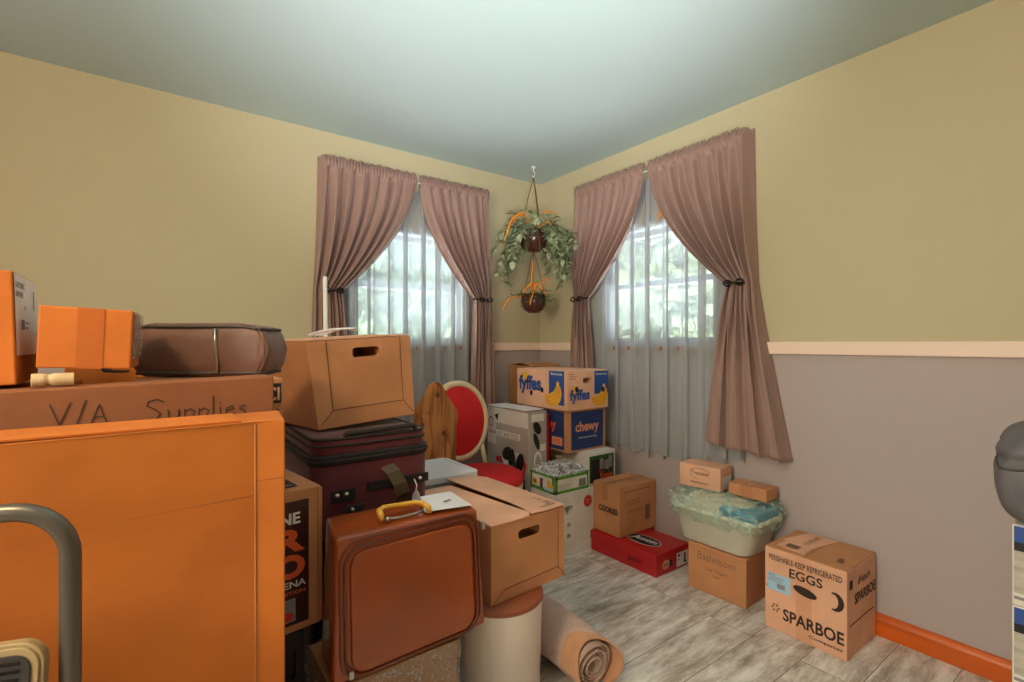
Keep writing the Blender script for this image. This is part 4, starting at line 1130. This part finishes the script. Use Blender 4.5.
o = link('carry_strap', bm, 'olive_strap', t); md = o.modifiers.new('thickness', 'SOLIDIFY'); md.thickness = .006
for x, z in ((.072, .14), (.100, .14), (.118, .088), (.352, .15)):
    link('stud', lathe_bm([(0, .010), (.005, .009), (.0075, .004), (.0075, 0)], 12), 'stud_silver', t, True).matrix_local = Matrix.Translation((x, -.007, z)) @ Matrix.Rotation(R(90), 4, 'X')
bm = bmesh.new(); add_tube(bm, [(.330, -.008, .15), (.336, -.016, .13), (.334, -.014, .112)], .0022, 6); add_tube(bm, [(.334 + .012 * math.cos(x), -.014, .083 + .026 * math.sin(x)) for x in (2 * PI * k / 16 for k in range(16))], .003, 6, True)
add_box(bm, .327, .341, -.015, -.012, .064, .104)
bmesh.ops.recalc_face_normals(bm, faces=bm.faces); link('luggage_tag', bm, 'paper_white', t)['label'] = 'white luggage tag'
bm = bmesh.new(); add_tube(bm, [(.10, .012, .318), (.11, .010, .326), (.33, .006, .332), (.342, .008, .320)], .009, 8); link('top_handle', bm, 'rubber_dark', t, True)

# leather suitcase, standing, front face turned to the room
t = thing('leather_suitcase', 'glossy tan leather suitcase with yellow handle standing in front of the maroon suitcase', 'suitcase', (-2.092, -1.745, 0.381))
L0 = Vector((-2.092, -1.745, .381))
pts_b = [Vector(p) - L0 for p in ((-2.092, -1.752, .384), (-1.645, -1.735, .381), (-1.635, -1.555, .381), (-2.070, -1.575, .384))]
pts_t = [Vector(p) - L0 for p in ((-2.078, -1.728, .7285), (-1.655, -1.706, .714), (-1.640, -1.525, .716), (-2.052, -1.553, .730))]
body = link('body', hull_bm(pts_b, pts_t, .011, 4), 'leather_tan', t, True)
U = (pts_b[1] - pts_b[0]).normalized(); Vf = ((pts_t[0] + pts_t[1]) / 2 - (pts_b[0] + pts_b[1]) / 2).normalized(); Nf = U.cross(Vf).normalized()
FL = (pts_b[0], U, Vf, Nf)
def p3(u, v, n): return FL[0] + U * u + Vf * v + Nf * n
bm = bmesh.new(); fa, fb = add_prism(bm, rrect(.045, .405, .012, .305, .04, 6), FL, -.004, .010)
bmesh.ops.recalc_face_normals(bm, faces=bm.faces); bmesh.ops.bevel(bm, geom=list(fb.edges) if fb.is_valid else [], offset=.006, segments=3, profile=.5, affect='EDGES')
link('front_panel', bm, 'leather_tan', t, True)
bm = bmesh.new(); path = [(u, v) for u, v in rrect(.032, .418, -.03, .318, .05, 8) if v > .012]
path = sorted(path, key=lambda q: 0) 
rp = rrect(.032, .418, .006, .318, .05, 8)
add_tube(bm, [p3(u, v, .004) for u, v in rp], .0045, 8, True)
rp = rrect(.020, .430, .002, .332, .055, 8)
add_tube(bm, [p3(u, v, .002) for u, v in rp], .0035, 8, True)
bmesh.ops.recalc_face_normals(bm, faces=bm.faces); link('piping', bm, 'leather_dark', t, True)
ztop = .354
hb = bmesh.new()
hp = [(.150, .062, .352), (.148, .066, .366), (.153, .090, .370), (.170, .104, .372), (.268, .110, .366), (.285, .095, .364), (.292, .070, .358), (.292, .066, .342)]
hp = [Vector(p) for p in hp]
add_tube(hb, hp, [.007, .0085, .0085, .0075, .0075, .0085, .0085, .007], 10); bmesh.ops.recalc_face_normals(hb, faces=hb.faces)
link('carry_handle', hb, 'handle_yellow', t, True)['label'] = 'yellow carry handle'
hb = bmesh.new(); add_tube(hb, [(.165, .060, .354), (.20, .062, .350), (.25, .068, .349), (.283, .072, .352)], .0035, 6)
for x, y, z in ((.165, .060, .354), (.283, .072, .352)): add_lathe(hb, [(0, .007), (.006, .005), (.008, 0), (.006, -.006), (0, -.007)], 12, (x, y, z))
bmesh.ops.recalc_face_normals(hb, faces=hb.faces); link('handle_wire', hb, 'steel', t, True)
hb = bmesh.new()
for x, y, z in ((.044, .0, .02), (.425, -.0, .30)): add_box(hb, x - .006, x + .006, -.014, -.004, z - .01, z + .01, .002)
link('latch', hb, 'steel', t)
bm = bmesh.new()
q = [Vector((-1.815, -1.680, .7295)), Vector((-1.668, -1.695, .7245)), Vector((-1.655, -1.540, .7255)), Vector((-1.765, -1.545, .7295))]
v0 = [bm.verts.new(p) for p in q]; v1 = [bm.verts.new(p + Vector((0, 0, .0012))) for p in q]
bm.faces.new(v0[::-1]); bm.faces.new(v1)
for i in range(4): bm.faces.new((v0[i], v0[(i + 1) % 4], v1[(i + 1) % 4], v1[i]))
pp = tag(link('paper_sheet', bm, 'paper_white'), 'white sheet of paper on the right end of the leather suitcase top', 'paper')
decal('printed_mark', 'ink', (Vector((-1.72, -1.63, .7295)), Vector((1, 0, 0)), Vector((0, 1, 0)), Vector((0, 0, 1))), [ell(0, 0, .008, .005), ell(.014, .004, .004, .006)], pp, .001)

# wrapped box under it
t, fl, ff, ft, body = carton('wrapped_box', 'brown box wrapped in cloudy stretch film beneath the leather suitcase', (-2.090, -1.742, 0), 0.22, 0.345, 0.374, m='kraft_dark', cat='box')
o = link('stretch_film', grid_bm(40, 24, lambda s, v: Vector((.1725 + (.178 + .003 * math.sin(60 * s + 20 * v)) * max(-1, min(1, 1.45 * math.cos(2 * PI * s))), .11 + (.116 + .003 * math.sin(47 * s + 31 * v)) * max(-1, min(1, 1.45 * math.sin(2 * PI * s))), .002 + .374 * v)), True), 'film_dense', t)
o['label'] = 'cloudy clear stretch film'

# printed sport box (behind the big carton)
t, fl, ff, ft, body = carton('printed_toy_box', 'tall brown box printed in dark maroon with large orange letters behind the big flat carton', (-2.311, -1.590, 0.447), 0.262, 0.248, 0.373, 8.3, m='kraft')
decal('printed_panel', 'print_maroon', ff, [rect(.0, .215, .02, .345)], t)
decal('white_lettering', 'ink_white', ff, [('text', 'NE', .140, .285, .052, .030, .03), ('text', 'BY CENA', .085, .118, .122, .018, .02)], t, .0018)
decal('orange_lettering', 'ink_orange', ff, [('text', 'R', .130, .212, .075, .062, .05), ('text', 'O', .125, .142, .080, .064, .05), ('text', 'EDITION', .135, .100, .07, .010, .02)], t, .0018)
decal('picture', 'ink_grey', ff, [rect(.05, .180, .030, .090)], t, .0018); decal('picture_red', 'ink_red', ff, [ell(.155, .045, .02, .012), ell(.14, .06, .012, .01)], t, .0024)
bm = box_bm(.238, .251, -.003, .0005, .005, .37, .001); link('tape', bm, 'tape_brown', t)
decal('top_print', 'ink_black', ft, [rect(.02, .20, .03, .22)], t, .0012); decal('top_lettering', 'ink_white', ft, [('text', 'RAW EDITION', .09, .045, .10, .012)], t, .002)
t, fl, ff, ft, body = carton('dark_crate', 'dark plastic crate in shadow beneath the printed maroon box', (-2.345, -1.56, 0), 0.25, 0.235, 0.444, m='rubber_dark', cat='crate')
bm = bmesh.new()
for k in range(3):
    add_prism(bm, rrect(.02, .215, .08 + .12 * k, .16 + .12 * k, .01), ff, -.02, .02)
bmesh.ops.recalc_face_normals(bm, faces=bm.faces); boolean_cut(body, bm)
bm = bmesh.new(); add_box(bm, -.024, .024, -.006, .006, 0, .46, .002)
for v in bm.verts: v.co.x += -.24 * v.co.z / .46 
tag(link('wood_slat', bm, 'oak_orange'), 'yellowish wood slat leaning in the dark gap left of the leather suitcase', 'slat').location = (-2.100, -1.60, 0)

# ------------------------------------------------------------------ left foreground cartons
t = thing('flat_carton', 'big flat orange-brown carton standing upright in the left foreground behind the step stool', 'box', (-2.24, -1.958, 0))
bm = bmesh.new()
CB = [(-.80, -.012), (-.048, .010), (0, -.001), (.02, .155), (-.80, .140)]
A = [bm.verts.new((x, y, 0)) for x, y in CB]; Bq = [bm.verts.new((x - (.0 if x > -.7 else 0), y, 1.064 - (.004 if x < -.7 else 0))) for x, y in CB]
bm.faces.new(A[::-1]); bm.faces.new(Bq)
for i in range(5): bm.faces.new((A[i], A[(i + 1) % 5], Bq[(i + 1) % 5], Bq[i]))
bmesh.ops.bevel(bm, geom=list(bm.edges), offset=.0025, segments=2, profile=.5, affect='EDGES')
link('body', bm, 'kraft_orange', t)
bm = bmesh.new(); add_tube(bm, [(-.048, .0095, .004), (-.0478, .0085, .5), (-.048, .0095, 1.060)], .0016, 6); link('crease', bm, 'kraft_dark', t)
for pl_ in ([(-.45, .905), (-.25, .925), (-.048, .930)], [(-.44, .885), (-.20, .905), (-.05, .916)], [(-.50, .80), (-.26, .812), (-.07, .822)], [(-.047, .955), (-.002, .958)]):
    bm = bmesh.new(); add_tube(bm, [(x, -.012 + .022 * (x + .80) / .752 + .0006 if x < -.048 else .010 + .011 * -(x + .048) / .048, z) for x, z in pl_], .0007, 5); link('crease', bm, 'kraft_shade', t)
bm = bmesh.new(); add_prism(bm, [(-.80, .004), (-.07, .018), (-.07, .135), (-.80, .128)], fr((0, 0, 1.064), (1, 0, 0), (0, 1, 0)), .0005, .0035); bmesh.ops.recalc_face_normals(bm, faces=bm.faces)
link('top_flap', bm, 'kraft_orange', t)

t = thing('flat_carton', 'upright brown carton marked with handwriting behind the big flat carton', 'box', (-2.216, -1.729, 0))
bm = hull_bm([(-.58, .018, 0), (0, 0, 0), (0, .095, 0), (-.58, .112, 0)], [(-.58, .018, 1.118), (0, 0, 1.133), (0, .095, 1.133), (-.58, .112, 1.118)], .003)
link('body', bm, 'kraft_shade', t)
fv = fr((-.58, .018, 0), (.58, -.018, 0), (0, 0, 1))
def hw(chars, u, v, s, w=.0022):
    q = []
    for c in chars: q += stroke([(u + x * s, v + y * s) for x, y in c], w)
    return q
hand = []
hand += hw([[(0, 1), (.35, 0), (.75, 1.05)]], .205, 1.056, .038)            # V
hand += hw([[(0, 0), (.35, 1.2)]], .243, 1.056, .036)                       # slash
hand += hw([[(0, 0), (.35, 1), (.65, 0)], [(.12, .38), (.55, .38)]], .262, 1.052, .038)   # A
xs = .345
hand += hw([[(.75, .85), (.5, 1.0), (.15, .92), (.1, .7), (.4, .52), (.62, .3), (.45, .05), (.05, .02)]], xs, 1.052, .042)    # S
hand += hw([[(0, .5), (.05, .1), (.3, .0), (.48, .15), (.5, .5)], [(.5, .5), (.52, 0)]], xs + 0.038, 1.052, .038)   # u
for dx in (.067, .092): hand += hw([[(0, .5), (0, -.4)], [(0, .35), (.25, .5), (.45, .35), (.35, .05), (0, .05)]], xs + dx, 1.052, .038)  # p p
hand += hw([[(0, 1.15), (.02, 0)]], xs + 0.117, 1.052, .038)                    # l
hand += hw([[(0, .5), (.02, 0)], [(0, .68), (.02, .74)]], xs + 0.130, 1.052, .038)   # i
hand += hw([[(0, .28), (.4, .34), (.3, .52), (.05, .42), (.02, .1), (.25, 0), (.45, .08)]], xs + 0.141, 1.052, .038)   # e
hand += hw([[(.38, .5), (.1, .46), (.08, .32), (.35, .2), (.32, .02), (0, 0)]], xs + 0.164, 1.052, .038)   # s
decal('handwriting', 'ink', fv, hand, t, .0012)

t, fl, ff, ft, body = carton('lettered_box', 'brown box with bold black block letters behind the handwritten carton', (-2.472, -1.605, 0.8225), 0.25, 0.300, 0.297, 0, m='kraft')
decal('black_blocks', 'ink_black', ff, [rect(.258, .296, .235, .285), rect(.266, .292, .10, .165)], t)
decal('lettering_light', 'kraft_light', ff, [('text', 'CI', .262, .242, .030, .034, .02), ('text', 'N', .270, .106, .018, .05, .02)], t, .002)
decal('lettering', 'ink_black', ff, [('text', 'U', .264, .178, .026, .042, .03)], t, .002)
t, fl, ff, ft, body = carton('stacked_carton', 'plain carton at the far left supporting the tall labelled box', (-3.02, -1.60, 0), 0.30, 0.44, 1.118, m='kraft_orange')
flaps_x(t, .44, .30, 1.117, 'kraft_orange', .003, .003)
t, fl, ff, ft, body = carton('tall_carton', 'tall plain orange-brown carton seen between the tilted box and the soft bag', (-2.62, -1.24, 0), 0.30, 0.28, 1.238, m='kraft_orange')

# things on top
t, fl, ff, ft, body = carton('labelled_box', 'tall box with a large white shipping label on its side at the far left edge', (-2.938, -1.650, 1.1215), 0.23, 0.293, 0.215, 0, m='kraft_orange')
t.rotation_euler = (0, R(-1.5), 0)
fs = fr((.293, 0, 0), (0, 1, 0), (0, 0, 1))
sl = decal('shipping_label', 'paper_white', fs, [rect(.004, .226, .055, .212)], t, .0014); sl['label'] = 'large white shipping label'
decal('label_print', 'ink_grey', fs, [('text', 'ELASTOMERIC', .012, .186, .085, .012, .02), ('text', 'BARRIER', .012, .168, .07, .012, .02), rect(.055, .085, .105, .125), rect(.09, .13, .118, .121), rect(.09, .125, .108, .111), rect(.185, .195, .15, .19), rect(.09, .098, .145, .155)], sl, .002)
t, fl, ff, ft, body = carton('tilted_box', 'bright orange-brown taped box tilted on white rolls beside the soft bag', (-2.632, -1.640, 1.1750), 0.20, 0.146, 0.122, 0, m='kraft_orange')
t.rotation_euler = (R(0), R(2.5), R(-3))
t.location = (-2.621, -1.640, 1.160)
decal('tape', 'tape_brown', ff, [rect(.058, .100, 0, .122)], t, .001).data.materials[0] = M['tape_orange']
bm = box_bm(.1465, .152, .01, .19, .02, .12, .003); link('side_wrap', bm, 'film_dense', t)
bm = bmesh.new(); rr_ = []
for i in range(40):
    u = i / 39; rr_.append((Vector((-2.622 + .06 * u, -1.672 + .005 * u, 1.1375)), .0125 - .0022 * math.exp(-((u - .40) / .08) ** 2)))
add_tube(bm, [p for p, _ in rr_], [q for _, q in rr_], 20); bmesh.ops.recalc_face_normals(bm, faces=bm.faces)
tag(link('paper_roll', bm, 'roll_cream', None, True), 'cream roll lying under the front edge of the tilted box', 'roll')

# soft bag
t = thing('soft_bag', 'brown padded soft case with carry loop lying on the stacked cartons', 'bag', (-2.492, -1.362, 1.1215), -33)
BW, BD, BH = .350, .14, .136
def bagp(s, v):
    a = 2 * PI * s; ca, sa = math.cos(a), math.sin(a)
    sx = abs(ca) ** .17 * (1 if ca > 0 else -1); sy = abs(sa) ** .17 * (1 if sa > 0 else -1)
    f = math.sin(PI * (.06 + .88 * v)) ** .12; z = BH * v
    w = 1 + .012 * math.sin(17 * s * 2 * PI) * math.sin(9 * v) 
    return Vector((BW / 2 + BW / 2 * sx * f * w, BD / 2 + BD / 2 * sy * f * w, z + .003 * math.sin(9 * sx + 2) * (1 if v > .5 else 0)))
bm = grid_bm(72, 16, bagp, True); ev = [v for v in bm.verts]
tops = [v for v in bm.verts if v.co.z > BH - .004]; 
bm.faces.new([bm.verts[i] for i in []]) if False else None
bm.verts.ensure_lookup_table(); bm.faces.new([bm.verts[15 * 72 + i] for i in range(72)]); bm.faces.new([bm.verts[i] for i in range(71, -1, -1)])
bmesh.ops.recalc_face_normals(bm, faces=bm.faces)
link('body', bm, 'bag_brown', t, True)
bm = bmesh.new()
for v in (.07, .93): add_tube(bm, [bagp(k / 72, v) + (bagp(k / 72, v) - Vector((BW / 2, BD / 2, BH * v))).normalized() * .003 for k in range(72)], .0045, 6, True)
bmesh.ops.recalc_face_normals(bm, faces=bm.faces); link('piping', bm, 'bag_trim', t, True)
bm = bmesh.new(); add_tube(bm, [(.225, -.002, .010), (.226, -.003, .04), (.222, -.003, .08), (.22, -.002, .124)], .0035, 6); link('zipper', bm, 'steel', t, True)
bm = bmesh.new(); lp = [(-.002, .02, .075), (-.022, -.005, .080), (-.044, -.02, .065), (-.050, -.02, .040), (-.034, -.012, .014), (.004, -.006, .012)]
for a, b_ in zip(lp, lp[1:]):
    a, b_ = Vector(a), Vector(b_); q = [bm.verts.new(p) for p in (a + Vector((0, -.014, 0)), a + Vector((0, .014, 0)), b_ + Vector((0, .014, 0)), b_ + Vector((0, -.014, 0)))]; bm.faces.new(q)
bmesh.ops.remove_doubles(bm, verts=bm.verts, dist=1e-4); o = link('carry_loop', bm, 'bag_trim', t, True); md = o.modifiers.new('thickness', 'SOLIDIFY'); md.thickness = .005

# ------------------------------------------------------------------ step stool
t = thing('step_stool', 'grey tubular step stool with ribbed black tread at the lower left edge', 'step stool', (-2.524, -2.123, 0), 161)
WS, HS, RS = .40, 1.000, .058
# local x runs from the right leg to the left leg
pts = [(0, 0, .012), (0, 0, HS - RS)] + [(RS - RS * math.cos(R(a)), 0, HS - RS + RS * math.sin(R(a))) for a in range(10, 91, 10)] + [(WS - RS + RS * math.sin(R(a)), 0, HS - RS + RS * math.cos(R(a))) for a in range(0, 91, 10)] + [(WS, 0, .012)]
link('handrail', tube_bm(pts, .0112, 16), 'tube_grey', t, True)
def sp(u, v, n): return Vector((u, .035 + n - .035 * (v - .62) / .3, v))
def sprism(poly, n0, n1, m, nm, par):
    bm = bmesh.new(); A = [bm.verts.new(sp(u, v, n0)) for u, v in poly]; B_ = [bm.verts.new(sp(u, v, n1)) for u, v in poly]; n = len(poly)
    bm.faces.new(A); bm.faces.new(B_[::-1])
    for i in range(n): bm.faces.new((A[i], A[(i + 1) % n], B_[(i + 1) % n], B_[i]))
    bmesh.ops.recalc_face_normals(bm, faces=bm.faces); bmesh.ops.bevel(bm, geom=[e for e in bm.edges], offset=.001, segments=1, affect='EDGES'); return link(nm, bm, m, par)
step = sprism(rrect(.016, .384, .56, .848, .026), -.002, .010, 'step_beige', 'step_platform', t); step['label'] = 'beige rimmed folded platform'
sprism(rrect(.020, .380, .564, .844, .023), .010, .0125, 'step_beige', 'platform_rim', step)
tr = sprism(rrect(.027, .373, .571, .837, .018), .0125, .0145, 'rubber_dark', 'tread', step)
bm = bmesh.new()
for k in range(28):
    z = .580 + .0092 * k; add_tube(bm, [sp(.038, z, .0145), sp(.362, z, .0145)], .0020, 6)
bmesh.ops.recalc_face_normals(bm, faces=bm.faces); link('tread_ribs', bm, 'rubber_dark', step, True)
for z in (.70, .30):
    link('hinge_bar', tube_bm([(0, .0, z), (WS, .0, z)], .007, 10), 'tube_grey', t, True)
for x in (0.02, WS - .02): link('rear_leg', tube_bm([(x, .06, .012), (x, .02, .30), (x, .01, .70)], .009, 12), 'tube_grey', t, True)
for x in (0, WS): link('rubber_foot', lathe_bm([(0, 0), (.016, 0), (.016, .03), (0, .03)], 12, (x, 0, 0)), 'rubber_dark', t, True)
for x in (.06, WS - .06): link('platform_arm', tube_bm([(x, .01, .70), (x, .03, .66)], .006, 8), 'tube_grey', t, True)

# ------------------------------------------------------------------ bin and rolled towel
t = thing('white_bin', 'white round bin with rim coloured brown as shadow under the open file box', 'bin', (-1.475, -1.560, 0))
link('body', lathe_bm([(0, 0), (.130, 0), (.140, .006), (.1475, .342), (.1475, .346), (0, .346)], 48), 'bin_white', t, True)
link('rim', lathe_bm([(0, .345), (.149, .345), (.152, .349), (.152, .359), (.148, .3635), (0, .3635)], 48), 'bin_rim_shade', t, True)  # shadow below the file box is put into this brown

t = thing('rolled_rug', 'rolled pink and beige towel-like rug on the floor beside the white bin', 'rug', (-1.195, -1.735, 0), -3)
t.scale = (1.16, 1.0, 1.16)
Ln = .50
bm = bmesh.new(); N_ = 150; turns = 6.0
def spir(k):
    th = 2 * PI * turns * k / (N_ - 1); r_ = .014 + .058 * k / (N_ - 1); r_ *= 1 + .03 * math.sin(3 * th)
    return r_ * math.cos(th - 1.9), r_ * .92 * math.sin(th - 1.9) + .0715
rows = []
for j in range(14):
    y = Ln * j / 13
    rows.append([bm.verts.new((spir(k)[0] * (1 + .015 * math.sin(9 * y + k * .1)), y + .010 * (1 - j / 13) * math.sin(k * .12), spir(k)[1])) for k in range(N_)])
for A, B_ in zip(rows, rows[1:]):
    for k in range(N_ - 1): bm.faces.new((A[k], A[k + 1], B_[k + 1], B_[k]))
o = link('rolled_layers', bm, 'towel_pink', t, True); md = o.modifiers.new('thickness', 'SOLIDIFY'); md.thickness = .0042; md.offset = 0
# loose outer cloth draped over the roll
def cover(s, v):
    th = R(-58 + 248 * s); y = -.018 + (Ln + .01) * v
    r_ = .082 + .006 * math.sin(14 * v + 3 * s) * math.sin(6 * s + 1) + .007 * math.exp(-((v - .42) / .06) ** 2) * (1 if s > .3 else 0) + .006 * math.exp(-((v - .55) / .04) ** 2)
    if v < .25: y -= .03 * math.sin(s * PI * 2.3) * (1 - v * 4)
    z = r_ * math.sin(th) * .95 + .076
    return Vector((-r_ * math.cos(th) * -1, y, max(z, .004)))
bm = grid_bm(48, 50, cover)
for f in bm.faces:
    c = f.calc_center_median()
    if c.y < .045 - .03 * math.sin(c.x * 30): f.material_index = 1
bm.normal_update(); o = link('outer_cloth', bm, ['towel_pink', 'towel_peach'], t, True); md = o.modifiers.new('thickness', 'SOLIDIFY'); md.thickness = .005; md.offset = 0

# ------------------------------------------------------------------ right edge: flooring packs and dark bag
XR, YR = -0.683, -2.697
t, fl, ff, ft, body = carton('storage_carton', 'plain carton at the right edge under the striped product boxes', (XR, YR - .42, 0), 0.42, 0.30, 0.340, m='kraft')
for k, (z, lab) in enumerate(((.342, 'lower white box with blue and black stripes at the right edge'), (.547, 'white box with blue and black stripes directly under the dark bag'))):
    t, fl, ff, ft, body = carton('striped_box', lab, (XR, YR - .42, z), 0.42, 0.30, 0.2035, m='white_board', group='striped boxes at the right edge')
    decal('blue_band', 'ink_bluebright', fl, [rect(.004, .416, .160, .200)], t); decal('black_band', 'ink_black', fl, [rect(.004, .416, .138, .160)], t)
    decal('wood_picture', 'picture_grey', fl, [rect(.004, .416, .032, .137)], t); decal('grey_line', 'ink_grey', fl, [rect(.004, .416, .016, .024)], t)
t = thing('dark_duffel_bag', 'puffy dark grey fabric bag on the striped box at the right edge', 'bag', (-0.555, -2.845, 0.7515), 8)
def duf(s, v):
    a = 2 * PI * s; b_ = PI * (v - .5) * .985
    ca, sa = math.cos(a), math.sin(a); n = .42
    cb = abs(math.cos(b_)) ** .34; sb = abs(math.sin(b_)) ** .8 * (1 if b_ > 0 else -1)
    f = 1 + .025 * math.sin(5 * a + 6 * v) + .015 * math.sin(11 * a - 9 * v)
    f -= .05 * math.exp(-((v - .60) / .03) ** 2)
    x = .225 * abs(ca) ** n * (1 if ca > 0 else -1) * cb * f; y = .20 * abs(sa) ** n * (1 if sa > 0 else -1) * cb * f
    return Vector((x, y, .124 + .124 * sb))
bm = grid_bm(90, 50, duf, True); bmesh.ops.holes_fill(bm, edges=[e for e in bm.edges if e.is_boundary], sides=100); bmesh.ops.recalc_face_normals(bm, faces=bm.faces)
link('body', bm, 'bag_grey', t, True)
bm = bmesh.new(); add_tube(bm, [duf(k / 90, .60 + .05 * math.sin(2 * PI * k / 90 * 2)) * 1.0 + Vector((0, 0, 0)) for k in range(90)], .0035, 6, True); bmesh.ops.recalc_face_normals(bm, faces=bm.faces)
link('seam_piping', bm, 'bag_trim', t, True)
